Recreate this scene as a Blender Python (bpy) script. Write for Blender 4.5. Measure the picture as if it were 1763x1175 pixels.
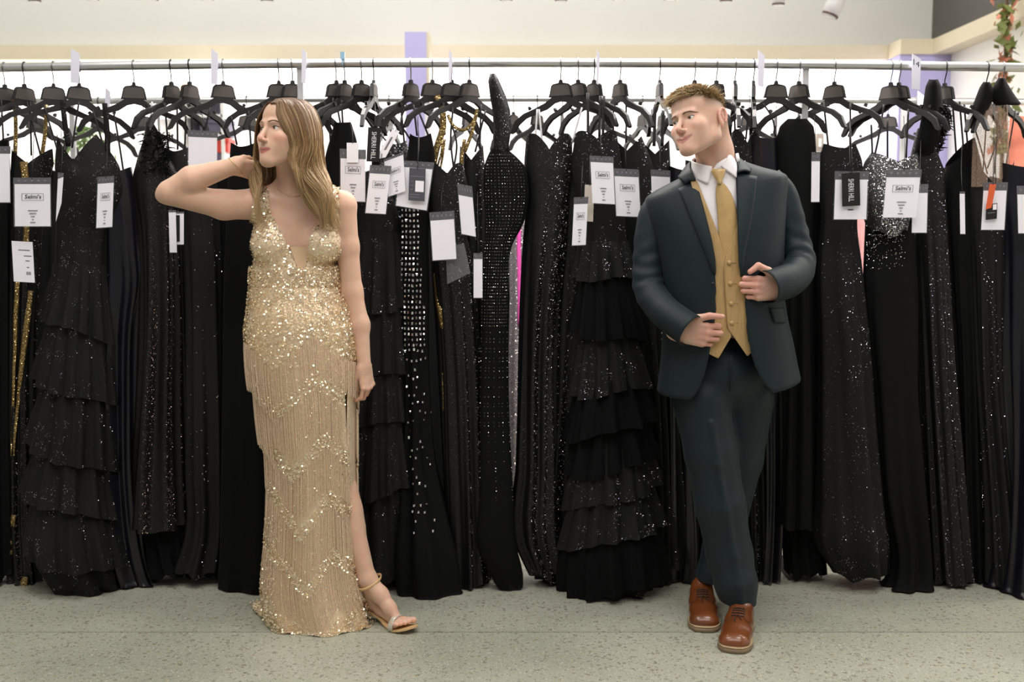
import bpy, bmesh, math, random
import numpy as np
from mathutils import Vector, Matrix

# ------------------------------------------------------------------ scene, camera, light
SC = bpy.context.scene
COL = SC.collection
for o in list(bpy.data.objects):
    bpy.data.objects.remove(o)

IMG_W, IMG_H, F_PX = 1763.0, 1175.0, 1959.0
CAM_H = 1.35
PITCH = math.radians(5.74)
cam_data = bpy.data.cameras.new('camera')
cam_data.sensor_width = 36.0
cam_data.lens = 36.0 * F_PX / IMG_W
cam_data.clip_end = 60
cam_data.dof.use_dof = True
cam_data.dof.focus_distance = 3.75
cam_data.dof.aperture_fstop = 3.2
cam = bpy.data.objects.new('camera', cam_data)
COL.objects.link(cam)
cam.location = (0, 0, CAM_H)
cam.rotation_euler = (math.radians(90) - PITCH, 0, 0)
SC.camera = cam

world = bpy.data.worlds.new('store_ambient')
SC.world = world
world.use_nodes = True
world.node_tree.nodes['Background'].inputs[0].default_value = (1.0, 0.97, 0.95, 1)
world.node_tree.nodes['Background'].inputs[1].default_value = 0.24

def area_light(name, loc, target, sx, sy, power, color=(1, .96, .9), spread=180):
    l = bpy.data.lights.new(name, 'AREA')
    l.shape = 'RECTANGLE'; l.size = sx; l.size_y = sy
    l.energy = power; l.color = color; l.spread = math.radians(spread)
    o = bpy.data.objects.new(name, l); COL.objects.link(o)
    o.location = loc
    o.rotation_euler = (Vector(target) - Vector(loc)).to_track_quat('-Z', 'Y').to_euler()
    return o

# ceiling light panels of the shop, over and in front of the racks
area_light('ceiling_panel_light', (0.0, 1.1, 4.2), (0.0, 3.9, 0.8), 5.0, 1.4, 95, (1, .97, .94))
area_light('ceiling_panel_light', (-1.3, 3.15, 4.2), (-1.2, 3.9, 0.6), 1.4, 0.8, 36, (1, .97, .93))
area_light('ceiling_panel_light', (1.6, 3.15, 4.2), (1.2, 3.9, 0.6), 1.4, 0.8, 36, (1, .97, .93))
area_light('ceiling_panel_light', (0.0, 6.4, 4.3), (0.0, 6.6, 0.0), 6.0, 1.5, 60, (1, .97, .94))

# wash light added at track height to brighten the upper back wall
area_light('added_wall_wash_light', (-1.3, 7.1, 4.05), (-1.3, 9.0, 3.1), 8.0, .3, 46, (1, .98, .95))

SC.view_settings.view_transform = 'Standard'
SC.view_settings.look = 'None'
SC.view_settings.gamma = 1.0
SC.view_settings.use_curve_mapping = False
SC.view_settings.exposure = 0.14
SC.cycles.use_denoising = True
SC.cycles.max_bounces = 8
SC.cycles.sample_clamp_indirect = 6.0

RNG = random.Random(7)
NR = np.random.RandomState(11)

# ------------------------------------------------------------------ helpers
_c, _s = math.cos(PITCH), math.sin(PITCH)
def P(px, py, Y):
    """World point on the plane y = Y that lies under pixel (px, py) of the photograph."""
    a = (px - IMG_W / 2) / F_PX
    b = -(py - IMG_H / 2) / F_PX
    dy = _c + b * _s
    dz = -_s + b * _c
    t = Y / dy
    return Vector((a * t, Y, CAM_H + dz * t))
def PX(px, py, Y): return P(px, py, Y).x
def PZ(py, Y): return P(881.5, py, Y).z
def floor_Y(py):
    b = -(py - IMG_H / 2) / F_PX
    return CAM_H * (_c + b * _s) / (_s - b * _c)
def proj(v):
    """pixel position of world points (n, 3)"""
    v = np.asarray(v, float) - np.array([0, 0, CAM_H])
    dep = v[:, 1]*_c - v[:, 2]*_s; up = v[:, 1]*_s + v[:, 2]*_c
    return np.stack([IMG_W/2 + F_PX*v[:, 0]/dep, IMG_H/2 - F_PX*up/dep], 1)
def in_poly(p, poly):
    p = np.asarray(p, float); r = np.zeros(len(p), bool); k = len(poly)
    for i in range(k):
        (x0, y0), (x1, y1) = poly[i], poly[(i+1) % k]
        if y0 == y1: continue
        c = ((p[:, 1] >= min(y0, y1)) & (p[:, 1] < max(y0, y1)))
        r ^= c & (p[:, 0] < (p[:, 1]-y0)*(x1-x0)/(y1-y0) + x0)
    return r
def vnormals(V, Fq):
    a = V[Fq[:, 2]] - V[Fq[:, 0]]; b = V[Fq[:, 3]] - V[Fq[:, 1]]; fn = np.cross(a, b)
    n = np.zeros_like(V)
    for j in range(4): np.add.at(n, Fq[:, j], fn)
    return n/(np.linalg.norm(n, axis=1)[:, None] + 1e-12)
def px_m(Y): return F_PX / Y      # pixels per metre, roughly

def cr(ts, vs, t):
    """monotone-ish cubic interpolation of table vs at ts"""
    ts = np.asarray(ts, float); vs = np.asarray(vs, float); t = np.asarray(t, float)
    if len(ts) < 3:
        if vs.ndim == 2:
            return np.stack([np.interp(t, ts, vs[:, k]) for k in range(vs.shape[1])], -1)
        return np.interp(t, ts, vs)
    d = np.gradient(vs, ts) if vs.ndim == 1 else np.stack([np.gradient(vs[:, k], ts) for k in range(vs.shape[1])], 1)
    i = np.clip(np.searchsorted(ts, t, side='right') - 1, 0, len(ts) - 2)
    h = ts[i + 1] - ts[i]
    u = np.clip((t - ts[i]) / h, 0, 1)
    if vs.ndim == 2:
        u = u[..., None]; h = h[..., None]
    h00 = 2*u**3 - 3*u**2 + 1; h10 = u**3 - 2*u**2 + u; h01 = -2*u**3 + 3*u**2; h11 = u**3 - u**2
    return h00*vs[i] + h10*h*d[i] + h01*vs[i+1] + h11*h*d[i+1]

def spline(pts, n):
    pts = np.array([tuple(p) for p in pts], float)
    seg = np.r_[0, np.cumsum(np.linalg.norm(np.diff(pts, axis=0), axis=1))]
    seg = seg / seg[-1]
    return cr(seg, pts, np.linspace(0, 1, n))

def mesh_obj(name, verts, faces, mat=None, parent=None, smooth=True, loc=None):
    me = bpy.data.meshes.new(name)
    v = np.asarray(verts, float).reshape(-1, 3)
    if loc is not None:
        v = v - np.array(loc)
    me.from_pydata(v.tolist(), [], faces if isinstance(faces, list) else np.asarray(faces).tolist())
    if smooth:
        me.polygons.foreach_set('use_smooth', np.ones(len(me.polygons), bool))
    if mat is not None:
        me.materials.append(mat)
    o = bpy.data.objects.new(name, me)
    COL.objects.link(o)
    if loc is not None:
        o.location = loc
    if parent is not None:
        attach(o, parent)
    return o

def attach(o, parent):
    o.parent = parent
    # parents stay unrotated and unscaled: subtract the parent's world location
    q = parent; t = Vector((0, 0, 0))
    while q is not None:
        t += q.location; q = q.parent
    o.location = Vector(o.location) - t

def empty(name, loc, label=None, cat=None, group=None):
    o = bpy.data.objects.new(name, None)
    COL.objects.link(o); o.location = loc
    o.empty_display_size = 0.05
    tag(o, label, cat, group)
    return o

def tag(o, label=None, cat=None, group=None, kind=None):
    if label: o['label'] = label
    if cat: o['category'] = cat
    if group: o['group'] = group
    if kind: o['kind'] = kind
    return o

class MB:
    """collects pieces of one mesh"""
    def __init__(s): s.v = []; s.f = []
    def add(s, v, f):
        n = len(s.v)
        s.v.extend([tuple(p) for p in v]); s.f.extend([tuple(i + n for i in q) for q in f])
        return s
    def box(s, lo, hi):
        x0, y0, z0 = lo; x1, y1, z1 = hi
        return s.add([(x0,y0,z0),(x1,y0,z0),(x1,y1,z0),(x0,y1,z0),(x0,y0,z1),(x1,y0,z1),(x1,y1,z1),(x0,y1,z1)],
                     [(0,3,2,1),(4,5,6,7),(0,1,5,4),(1,2,6,5),(2,3,7,6),(3,0,4,7)])
    def tube(s, pts, rad, n=8, caps=True, flat=None):
        v, f = tube_geo(pts, rad, n, caps, flat)
        return s.add(v, f)
    def obj(s, name, mat=None, parent=None, smooth=True, loc=None):
        return mesh_obj(name, s.v, s.f, mat, parent, smooth, loc)

def frames(pts):
    pts = np.array([tuple(p) for p in pts], float)
    t = np.gradient(pts, axis=0); t /= np.linalg.norm(t, axis=1)[:, None] + 1e-12
    a = np.array([0, 0, 1.0]) if abs(t[0][2]) < .9 else np.array([0, 1.0, 0])
    n = np.cross(t[0], a); n /= np.linalg.norm(n)
    ns = [n]
    for i in range(1, len(pts)):
        n = ns[-1] - t[i] * np.dot(ns[-1], t[i]); n /= np.linalg.norm(n) + 1e-12
        ns.append(n)
    ns = np.array(ns); bs = np.cross(t, ns)
    return pts, t, ns, bs

def tube_geo(pts, rad, n=8, caps=True, flat=None):
    """tube along pts; rad scalar or per point; flat = (normal, ratio) squashes along that direction"""
    pts, t, ns, bs = frames(pts)
    m = len(pts)
    rad = np.broadcast_to(np.asarray(rad, float), (m,))
    ang = np.arange(n) * 2 * math.pi / n
    off = (np.cos(ang)[None, :, None] * ns[:, None, :] + np.sin(ang)[None, :, None] * bs[:, None, :]) * rad[:, None, None]
    if flat is not None:
        d = np.array(flat[0], float); d /= np.linalg.norm(d)
        off = off - (off @ d)[..., None] * d * (1 - flat[1])
    v = (pts[:, None, :] + off).reshape(-1, 3)
    f = []
    for i in range(m - 1):
        for j in range(n):
            k = (j + 1) % n
            f.append((i*n + j, i*n + k, (i+1)*n + k, (i+1)*n + j))
    if caps:
        f.append(tuple(range(n - 1, -1, -1))); f.append(tuple((m-1)*n + j for j in range(n)))
    return v, f

def loft_geo(rings, closed=True, cap0=False, cap1=False):
    r = np.asarray(rings, float); m, n = r.shape[:2]
    f = []
    for i in range(m - 1):
        for j in range(n if closed else n - 1):
            k = (j + 1) % n
            f.append((i*n + j, i*n + k, (i+1)*n + k, (i+1)*n + j))
    if cap0: f.append(tuple(range(n - 1, -1, -1)))
    if cap1: f.append(tuple((m-1)*n + j for j in range(n)))
    return r.reshape(-1, 3), f

def sheet_obj(name, grid, mat, parent=None, thick=0.0, loc=None, offset=0.0):
    v, f = loft_geo(grid, closed=False)
    o = mesh_obj(name, v, f, mat, parent, True, loc)
    if thick:
        solid(o, thick, offset)
    return o
def solid(o, thick, offset=0.0):
    md = o.modifiers.new('thickness', 'SOLIDIFY'); md.thickness = thick; md.offset = offset
def subsurf(o, lv=1):
    md = o.modifiers.new('smooth', 'SUBSURF'); md.levels = lv; md.render_levels = lv

def copy_tree(o, parent=None):
    c = o.copy(); COL.objects.link(c); c.parent = parent
    for ch in list(o.children):
        copy_tree(ch, c)
    return c

# ------------------------------------------------------------------ signed-distance modelling (bodies, heads, hands)
class SDF:
    def __init__(s): s.ops = []
    def put(s, fn, lo, hi, k=.01, mode='u', M=None):
        """M: 4x4 local->world rigid. lo/hi local bounds of the primitive"""
        s.ops.append((fn, np.array(lo, float), np.array(hi, float), k, mode, M)); return s
    def ell(s, c, r, k=.01, mode='u', M=None, R=None):
        c = np.array(c, float); r = np.array(r, float)
        if R is None:
            def fn(p):
                q = p - c; k0 = np.sqrt(((q/r)**2).sum(-1)); k1 = np.sqrt(((q/r**2)**2).sum(-1)) + 1e-9
                return k0*(k0-1)/k1
            return s.put(fn, c - r, c + r, k, mode, M)
        Rm = np.array(R, float)          # columns: local axes of the ellipsoid
        def fn(p):
            q = (p - c) @ Rm; k0 = np.sqrt(((q/r)**2).sum(-1)); k1 = np.sqrt(((q/r**2)**2).sum(-1)) + 1e-9
            return k0*(k0-1)/k1
        m = r.max(); return s.put(fn, c - m, c + m, k, mode, M)
    def cone(s, a, b, ra, rb, k=.01, mode='u', M=None, sq=None):
        a = np.array(tuple(a), float); b = np.array(tuple(b), float); ab = b - a; L2 = (ab**2).sum() + 1e-12
        if sq is not None:
            d = np.array(sq[0], float); d /= np.linalg.norm(d); q = 1/sq[1] - 1
        def fn(p):
            pa = p - a
            t = np.clip((pa @ ab)/L2, 0, 1)
            w = pa - t[..., None]*ab
            if sq is not None:
                w = w + (w @ d)[..., None]*d*q
            return np.sqrt((w**2).sum(-1)) - (ra + (rb-ra)*t)
        m = max(ra, rb); return s.put(fn, np.minimum(a, b) - m, np.maximum(a, b) + m, k, mode, M)
    def chain(s, pts, rad, k=.01, M=None, sq=None):
        for i in range(len(pts) - 1):
            s.cone(pts[i], pts[i+1], rad[i], rad[i+1], k, 'u', M, sq)
        return s
    def mesh(s, ax, cap=.05):
        """ax: three ascending coordinate arrays of a rectilinear grid"""
        n = [len(a) for a in ax]
        F = np.full(n, cap, np.float32)
        for fn, l, u, k, mode, M in s.ops:
            if M is not None:
                c8 = np.array([[x, y, z] for x in (l[0], u[0]) for y in (l[1], u[1]) for z in (l[2], u[2])])
                w = c8 @ M[:3, :3].T + M[:3, 3]; l2, u2 = w.min(0), w.max(0)
            else:
                l2, u2 = l, u
            m = k + (.012 if mode == 'u' else .004)
            i0 = [int(np.searchsorted(ax[d], l2[d] - m)) for d in range(3)]
            i1 = [int(np.searchsorted(ax[d], u2[d] + m)) for d in range(3)]
            if any(i1[d] <= i0[d] for d in range(3)): continue
            g = np.stack(np.meshgrid(*[ax[d][i0[d]:i1[d]] for d in range(3)], indexing='ij'), -1)
            if M is not None:
                g = (g - M[:3, 3]) @ M[:3, :3]
            d = fn(g)
            sl = tuple(slice(i0[q], i1[q]) for q in range(3))
            A = F[sl]
            if mode == 'u':
                hh = np.clip(.5 + .5*(A - d)/k, 0, 1); F[sl] = A + (d - A)*hh - k*hh*(1-hh)
            else:
                hh = np.clip(.5 - .5*(A + d)/k, 0, 1); F[sl] = A + (-d - A)*hh + k*hh*(1-hh)
        return surface_nets(F, ax)

def zones(*z):
    """coordinates from (start, step, start, step, ..., end)"""
    out = []
    for i in range(0, len(z) - 1, 2):
        out.append(np.linspace(z[i], z[i+2], max(2, int(round((z[i+2]-z[i])/z[i+1])) + 1))[:-1])
    return np.concatenate(out + [np.array([z[-1]])])

def surface_nets(F, ax):
    S = F < 0
    n = F.shape
    def sub(A, c): return A[c[0]:n[0]-1+c[0], c[1]:n[1]-1+c[1], c[2]:n[2]-1+c[2]]
    corners = [(i, j, k) for i in (0, 1) for j in (0, 1) for k in (0, 1)]
    al = np.ones(tuple(x-1 for x in n), bool); an = np.zeros_like(al)
    for c in corners:
        t = sub(S, c); al &= t; an |= t
    act = an & ~al
    base = np.argwhere(act)
    idx = np.full(act.shape, -1, np.int32); idx[act] = np.arange(len(base))
    acc = np.zeros((len(base), 3)); cnt = np.zeros(len(base))
    val = {c: F[base[:, 0]+c[0], base[:, 1]+c[1], base[:, 2]+c[2]].astype(float) for c in corners}
    for a in corners:
        for d in range(3):
            if a[d]: continue
            b = list(a); b[d] = 1
            fa, fb = val[a], val[tuple(b)]
            cross = (fa < 0) != (fb < 0)
            t = np.where(cross, fa/(fa - fb + 1e-20), 0)
            for q in range(3):
                acc[:, q] += np.where(cross, a[q] + (t if q == d else 0), 0)
            cnt += cross
    fr = acc/cnt[:, None]
    V = np.stack([ax[d][base[:, d]] + fr[:, d]*(ax[d][base[:, d]+1] - ax[d][base[:, d]]) for d in range(3)], 1)
    faces = []
    for d in range(3):
        a, b = [(1, 2), (2, 0), (0, 1)][d]
        s0 = S[tuple(slice(0, n[q]-1) if q == d else slice(1, n[q]-1) for q in range(3))]
        s1 = S[tuple(slice(1, n[q]) if q == d else slice(1, n[q]-1) for q in range(3))]
        w = np.argwhere(s0 != s1)
        if len(w) == 0: continue
        out = s0[tuple(w.T)]
        c = w.copy()
        for q in range(3):
            if q != d: c[:, q] += 1
        def ix(da, db):
            g = c.copy(); g[:, a] -= da; g[:, b] -= db
            return idx[tuple(g.T)]
        q4 = np.stack([ix(1, 1), ix(0, 1), ix(0, 0), ix(1, 0)], 1)
        q4[~out] = q4[~out][:, ::-1]
        faces.append(q4)
    Fq = np.concatenate(faces)
    return V, Fq[(Fq >= 0).all(1)]

def largest(V, Fq):
    """keep the largest connected piece"""
    par = np.arange(len(V))
    e = np.concatenate([Fq[:, [0, 1]], Fq[:, [1, 2]], Fq[:, [2, 3]]])
    while True:
        m = np.minimum(par[e[:, 0]], par[e[:, 1]]); old = par.copy()
        np.minimum.at(par, e[:, 0], m); np.minimum.at(par, e[:, 1], m)
        par = par[par]; par = par[par]
        if (old == par).all(): break
    r = np.bincount(par, minlength=len(V)).argmax(); keep = par == r
    new = np.cumsum(keep) - 1
    return V[keep], new[Fq[keep[Fq[:, 0]]]]

def relax(V, Fq, it=2, lam=.5):
    """laplacian smoothing"""
    e = np.concatenate([Fq[:, [0, 1]], Fq[:, [1, 2]], Fq[:, [2, 3]], Fq[:, [3, 0]]])
    for _ in range(it):
        s = np.zeros_like(V); c = np.zeros(len(V))
        np.add.at(s, e[:, 0], V[e[:, 1]]); np.add.at(c, e[:, 0], 1)
        np.add.at(s, e[:, 1], V[e[:, 0]]); np.add.at(c, e[:, 1], 1)
        V = V + lam*(s/np.maximum(c, 1)[:, None] - V)
    return V

def rigid(R, t):
    M = np.eye(4); M[:3, :3] = np.array(R)[:3, :3]; M[:3, 3] = np.array(tuple(t)); return M
def rot(ax, deg):
    return np.array(Matrix.Rotation(math.radians(deg), 3, ax))
def axes(x=None, y=None, z=None):
    """orthonormal matrix (columns) from two given directions; the first given is exact"""
    if y is not None and z is not None and x is None:
        y = np.array(tuple(y), float); y /= np.linalg.norm(y); z = np.array(tuple(z), float); z -= y*(z@y); z /= np.linalg.norm(z); x = np.cross(y, z)
    elif x is not None and y is not None:
        x = np.array(tuple(x), float); x /= np.linalg.norm(x); y = np.array(tuple(y), float); y -= x*(x@y); y /= np.linalg.norm(y); z = np.cross(x, y)
    return np.stack([x, y, z], 1)

def set_color(o, cols):
    """per-vertex pigment colour (rgb, scene linear)"""
    at = o.data.color_attributes.new('pigment', 'FLOAT_COLOR', 'POINT')
    c = np.ones((len(o.data.vertices), 4)); c[:, :3] = cols
    at.data.foreach_set('color', c.ravel())

# ------------------------------------------------------------------ materials
def srgb(*c):
    if len(c) == 1:
        c = tuple(int(c[0][i:i+2], 16) for i in (0, 2, 4))
    return tuple((x/255/12.92 if x/255 <= .04045 else ((x/255+.055)/1.055)**2.4) for x in c)

MATS = {}
def mat(name, color=(.5, .5, .5), rough=.5, metal=0., spec=.5, noise=None, bump=None, sss=0, alpha=None, trans=0, emit=None, coat=0, sheen=0, attr=False, aniso=0):
    """noise = (scale, amount[, stretch xyz]) varies the colour; bump = (scale, strength[, stretch])"""
    if name in MATS: return MATS[name]
    m = bpy.data.materials.new(name); m.use_nodes = True
    nt = m.node_tree; b = nt.nodes['Principled BSDF']; L = nt.links.new
    b.inputs['Base Color'].default_value = (*color, 1)
    b.inputs['Roughness'].default_value = rough
    b.inputs['Metallic'].default_value = metal
    b.inputs['Specular IOR Level'].default_value = spec
    b.inputs['Coat Weight'].default_value = coat
    b.inputs['Sheen Weight'].default_value = sheen
    b.inputs['Transmission Weight'].default_value = trans
    if aniso: b.inputs['Anisotropic'].default_value = aniso
    if sss:
        b.inputs['Subsurface Weight'].default_value = 1.0
        b.inputs['Subsurface Radius'].default_value = (1.0, .35, .2)
        b.inputs['Subsurface Scale'].default_value = sss
    if alpha is not None: b.inputs['Alpha'].default_value = alpha
    if emit is not None:
        b.inputs['Emission Color'].default_value = (*emit[0], 1); b.inputs['Emission Strength'].default_value = emit[1]
    def coords(st):
        tc = nt.nodes.new('ShaderNodeTexCoord'); mp = nt.nodes.new('ShaderNodeMapping')
        L(tc.outputs['Object'], mp.inputs['Vector'])
        if st: mp.inputs['Scale'].default_value = st
        return mp.outputs['Vector']
    src = None
    if attr:
        a = nt.nodes.new('ShaderNodeAttribute'); a.attribute_name = 'pigment'; src = a.outputs['Color']
        L(src, b.inputs['Base Color'])
    if noise:
        nz = nt.nodes.new('ShaderNodeTexNoise'); nz.inputs['Scale'].default_value = noise[0]; nz.inputs['Detail'].default_value = 4
        L(coords(noise[2] if len(noise) > 2 else None), nz.inputs['Vector'])
        mr = nt.nodes.new('ShaderNodeMapRange')
        mr.inputs['To Min'].default_value = 1 - noise[1]; mr.inputs['To Max'].default_value = 1 + noise[1]
        mr.inputs['From Min'].default_value = .3; mr.inputs['From Max'].default_value = .7
        L(nz.outputs['Fac'], mr.inputs['Value'])
        hv = nt.nodes.new('ShaderNodeMix'); hv.data_type = 'RGBA'; hv.blend_type = 'MULTIPLY'; hv.inputs[0].default_value = 1
        if src is not None: L(src, hv.inputs[6])
        else: hv.inputs[6].default_value = (*color, 1)
        L(mr.outputs['Result'], hv.inputs[7]); L(hv.outputs[2], b.inputs['Base Color'])
    if bump:
        nz = nt.nodes.new('ShaderNodeTexNoise'); nz.inputs['Scale'].default_value = bump[0]; nz.inputs['Detail'].default_value = 3
        L(coords(bump[2] if len(bump) > 2 else None), nz.inputs['Vector'])
        bp = nt.nodes.new('ShaderNodeBump'); bp.inputs['Strength'].default_value = bump[1]; bp.inputs['Distance'].default_value = .01
        L(nz.outputs['Fac'], bp.inputs['Height']); L(bp.outputs['Normal'], b.inputs['Normal'])
    MATS[name] = m
    return m

def sequin_mat(name, base, flake, scale=260, share=.3, rough=.22, base_rough=.6, tilt=.55, metal=1.0, flake2=None, base_metal=0., fine=None):
    """cloth sewn with small glossy sequins: every cell of a voronoi pattern is one disc with its own tilt"""
    if name in MATS: return MATS[name]
    m = bpy.data.materials.new(name); m.use_nodes = True
    nt = m.node_tree; b = nt.nodes['Principled BSDF']; L = nt.links.new; N = nt.nodes.new
    tc = N('ShaderNodeTexCoord'); vo = N('ShaderNodeTexVoronoi'); vo.inputs['Scale'].default_value = scale
    L(tc.outputs['Object'], vo.inputs['Vector'])
    sep = N('ShaderNodeSeparateColor'); L(vo.outputs['Color'], sep.inputs[0])
    lt = N('ShaderNodeMath'); lt.operation = 'LESS_THAN'; lt.inputs[1].default_value = share; L(sep.outputs[0], lt.inputs[0])
    ds = N('ShaderNodeMath'); ds.operation = 'LESS_THAN'; ds.inputs[1].default_value = .46; L(vo.outputs['Distance'], ds.inputs[0])
    mu = N('ShaderNodeMath'); mu.operation = 'MULTIPLY'; L(lt.outputs[0], mu.inputs[0]); L(ds.outputs[0], mu.inputs[1])
    fac = mu.outputs[0]
    if fine is not None:      # sequins gather in patches
        nz = N('ShaderNodeTexNoise'); nz.inputs['Scale'].default_value = fine[0]; nz.inputs['Detail'].default_value = 2
        L(tc.outputs['Object'], nz.inputs['Vector'])
        gt = N('ShaderNodeMath'); gt.operation = 'GREATER_THAN'; gt.inputs[1].default_value = fine[1]; L(nz.outputs['Fac'], gt.inputs[0])
        m2 = N('ShaderNodeMath'); m2.operation = 'MULTIPLY'; L(fac, m2.inputs[0]); L(gt.outputs[0], m2.inputs[1]); fac = m2.outputs[0]
    fl = N('ShaderNodeMix'); fl.data_type = 'RGBA'; fl.inputs[6].default_value = (*flake, 1); fl.inputs[7].default_value = (*(flake2 or flake), 1)
    L(sep.outputs[1], fl.inputs[0])
    mx = N('ShaderNodeMix'); mx.data_type = 'RGBA'; mx.inputs[6].default_value = (*base, 1); L(fac, mx.inputs[0]); L(fl.outputs[2], mx.inputs[7])
    L(mx.outputs[2], b.inputs['Base Color'])
    mr = N('ShaderNodeMapRange'); mr.inputs['To Min'].default_value = base_rough; mr.inputs['To Max'].default_value = rough; L(fac, mr.inputs['Value']); L(mr.outputs[0], b.inputs['Roughness'])
    mm = N('ShaderNodeMapRange'); mm.inputs['To Min'].default_value = base_metal; mm.inputs['To Max'].default_value = metal; L(fac, mm.inputs['Value']); L(mm.outputs[0], b.inputs['Metallic'])
    # tilt of each disc
    sb = N('ShaderNodeVectorMath'); sb.operation = 'SUBTRACT'; sb.inputs[1].default_value = (.5, .5, .5); L(vo.outputs['Color'], sb.inputs[0])
    scl = N('ShaderNodeVectorMath'); scl.operation = 'SCALE'; L(sb.outputs[0], scl.inputs[0])
    ft = N('ShaderNodeMath'); ft.operation = 'MULTIPLY'; ft.inputs[1].default_value = tilt*2; L(fac, ft.inputs[0]); L(ft.outputs[0], scl.inputs['Scale'])
    ge = N('ShaderNodeNewGeometry'); ad = N('ShaderNodeVectorMath'); ad.operation = 'ADD'; L(ge.outputs['Normal'], ad.inputs[0]); L(scl.outputs[0], ad.inputs[1])
    no = N('ShaderNodeVectorMath'); no.operation = 'NORMALIZE'; L(ad.outputs[0], no.inputs[0]); L(no.outputs[0], b.inputs['Normal'])
    b.inputs['Specular IOR Level'].default_value = .35
    MATS[name] = m
    return m
# ================================================================== the shop
def terrazzo_mat():
    m = bpy.data.materials.new('terrazzo'); m.use_nodes = True
    nt = m.node_tree; b = nt.nodes['Principled BSDF']; L = nt.links.new; N = nt.nodes.new
    tc = N('ShaderNodeTexCoord')
    def voro(scale, lo, hi, seed):
        mp = N('ShaderNodeMapping'); mp.inputs['Location'].default_value = (seed, seed*1.7, 0); L(tc.outputs['Object'], mp.inputs['Vector'])
        nz = N('ShaderNodeTexNoise'); nz.inputs['Scale'].default_value = scale*.8; L(mp.outputs[0], nz.inputs['Vector'])
        av = N('ShaderNodeMixRGB'); av.inputs[0].default_value = .02; L(mp.outputs[0], av.inputs[1]); L(nz.outputs['Color'], av.inputs[2])
        v = N('ShaderNodeTexVoronoi'); v.inputs['Scale'].default_value = scale; L(av.outputs[0], v.inputs['Vector'])
        s = N('ShaderNodeSeparateColor'); L(v.outputs['Color'], s.inputs[0])
        a = N('ShaderNodeMath'); a.operation = 'LESS_THAN'; a.inputs[1].default_value = lo; L(s.outputs[0], a.inputs[0])
        d = N('ShaderNodeMath'); d.operation = 'LESS_THAN'; d.inputs[1].default_value = hi; L(v.outputs['Distance'], d.inputs[0])
        q = N('ShaderNodeMath'); q.operation = 'MULTIPLY'; L(a.outputs[0], q.inputs[0]); L(d.outputs[0], q.inputs[1])
        return q.outputs[0], s.outputs[1]
    big = N('ShaderNodeTexNoise'); big.inputs['Scale'].default_value = 1.6; big.inputs['Detail'].default_value = 6; L(tc.outputs['Object'], big.inputs['Vector'])
    rp = N('ShaderNodeValToRGB'); L(big.outputs['Fac'], rp.inputs[0])
    rp.color_ramp.elements[0].position = .3; rp.color_ramp.elements[0].color = (*srgb(154, 156, 141), 1)
    rp.color_ramp.elements[1].position = .7; rp.color_ramp.elements[1].color = (*srgb(179, 180, 164), 1)
    cur = rp.outputs[0]
    for scale, share, rad, c1, c2, seed in ((52, .34, .36, srgb(146, 148, 136), srgb(132, 126, 108), 0), (84, .30, .34, srgb(112, 114, 106), srgb(170, 158, 124), 3.3),
                                            (170, .16, .36, srgb(58, 60, 58), srgb(90, 88, 80), 5.1), (150, .20, .36, srgb(206, 207, 198), srgb(196, 196, 184), 8.8)):
        f, rnd = voro(scale, share, rad, seed)
        cc = N('ShaderNodeMix'); cc.data_type = 'RGBA'; cc.inputs[6].default_value = (*c1, 1); cc.inputs[7].default_value = (*c2, 1); L(rnd, cc.inputs[0])
        mx = N('ShaderNodeMix'); mx.data_type = 'RGBA'
        ms = N('ShaderNodeMath'); ms.operation = 'MULTIPLY'; ms.inputs[1].default_value = .85; L(f, ms.inputs[0]); L(ms.outputs[0], mx.inputs[0])
        L(cur, mx.inputs[6]); L(cc.outputs[2], mx.inputs[7]); cur = mx.outputs[2]
    L(cur, b.inputs['Base Color'])
    b.inputs['Roughness'].default_value = .42; b.inputs['Specular IOR Level'].default_value = .35
    return m
M_TERR = terrazzo_mat()
M_WALL = mat('wall_paint', srgb(226, 226, 220), .7, noise=(1.2, .02))
M_LIT = mat('wall_white', srgb(245, 243, 240), .6, noise=(1.2, .01))
M_TRIM = mat('trim_cream', srgb(226, 214, 188), .55, noise=(3, .02))
M_LILAC = mat('lilac_paint', srgb(190, 184, 232), .6, noise=(2, .02))
M_DARKW = mat('charcoal_paint', srgb(98, 96, 92), .8, noise=(2, .03))

JOINT_Y = floor_Y(1089)
fl = MB().box((-6, -1.5, -.05), (6, 9.4, -.012)).obj('floor', mat('joint_filler', srgb(52, 52, 46), .8, noise=(30, .1)), smooth=False)
tag(fl, kind='structure')
for y0, y1 in ((-1.5, JOINT_Y - .0025), (JOINT_Y + .0025, 9.4)):
    MB().box((-6, y0, -.0119), (6, y1, 0)).obj('slab', M_TERR, fl, False)

BY, RX = 9.0, 3.235              # back wall, right wall
TZ1, TZ0 = PZ(82, BY), PZ(107, BY)   # cornice top and bottom
tag(MB().box((-6, BY + .02, 0), (RX + .1, BY + .12, TZ0 + .03)).obj('wall_back', M_LIT, smooth=False), kind='structure')
tag(MB().box((-6, BY + .02, TZ0 + .031), (RX + .1, BY + .12, 4.6)).obj('wall_upper_back', M_WALL, smooth=False), kind='structure')
tag(MB().box((RX + .02, -1.5, 0), (RX + .12, BY + .019, TZ0 + .03)).obj('wall_right', M_LIT, smooth=False), kind='structure')
tag(MB().box((RX + .02, -1.5, TZ0 + .031), (RX + .12, BY + .019, 4.6)).obj('wall_upper_right', M_DARKW, smooth=False), kind='structure')
CYF = 8.6
CX0 = PX(1520, 100, BY)
tag(MB().box((CX0, CYF, 0), (RX + .019, BY + .019, TZ0)).obj('wall_pier', M_LILAC, smooth=False), kind='structure')
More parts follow.
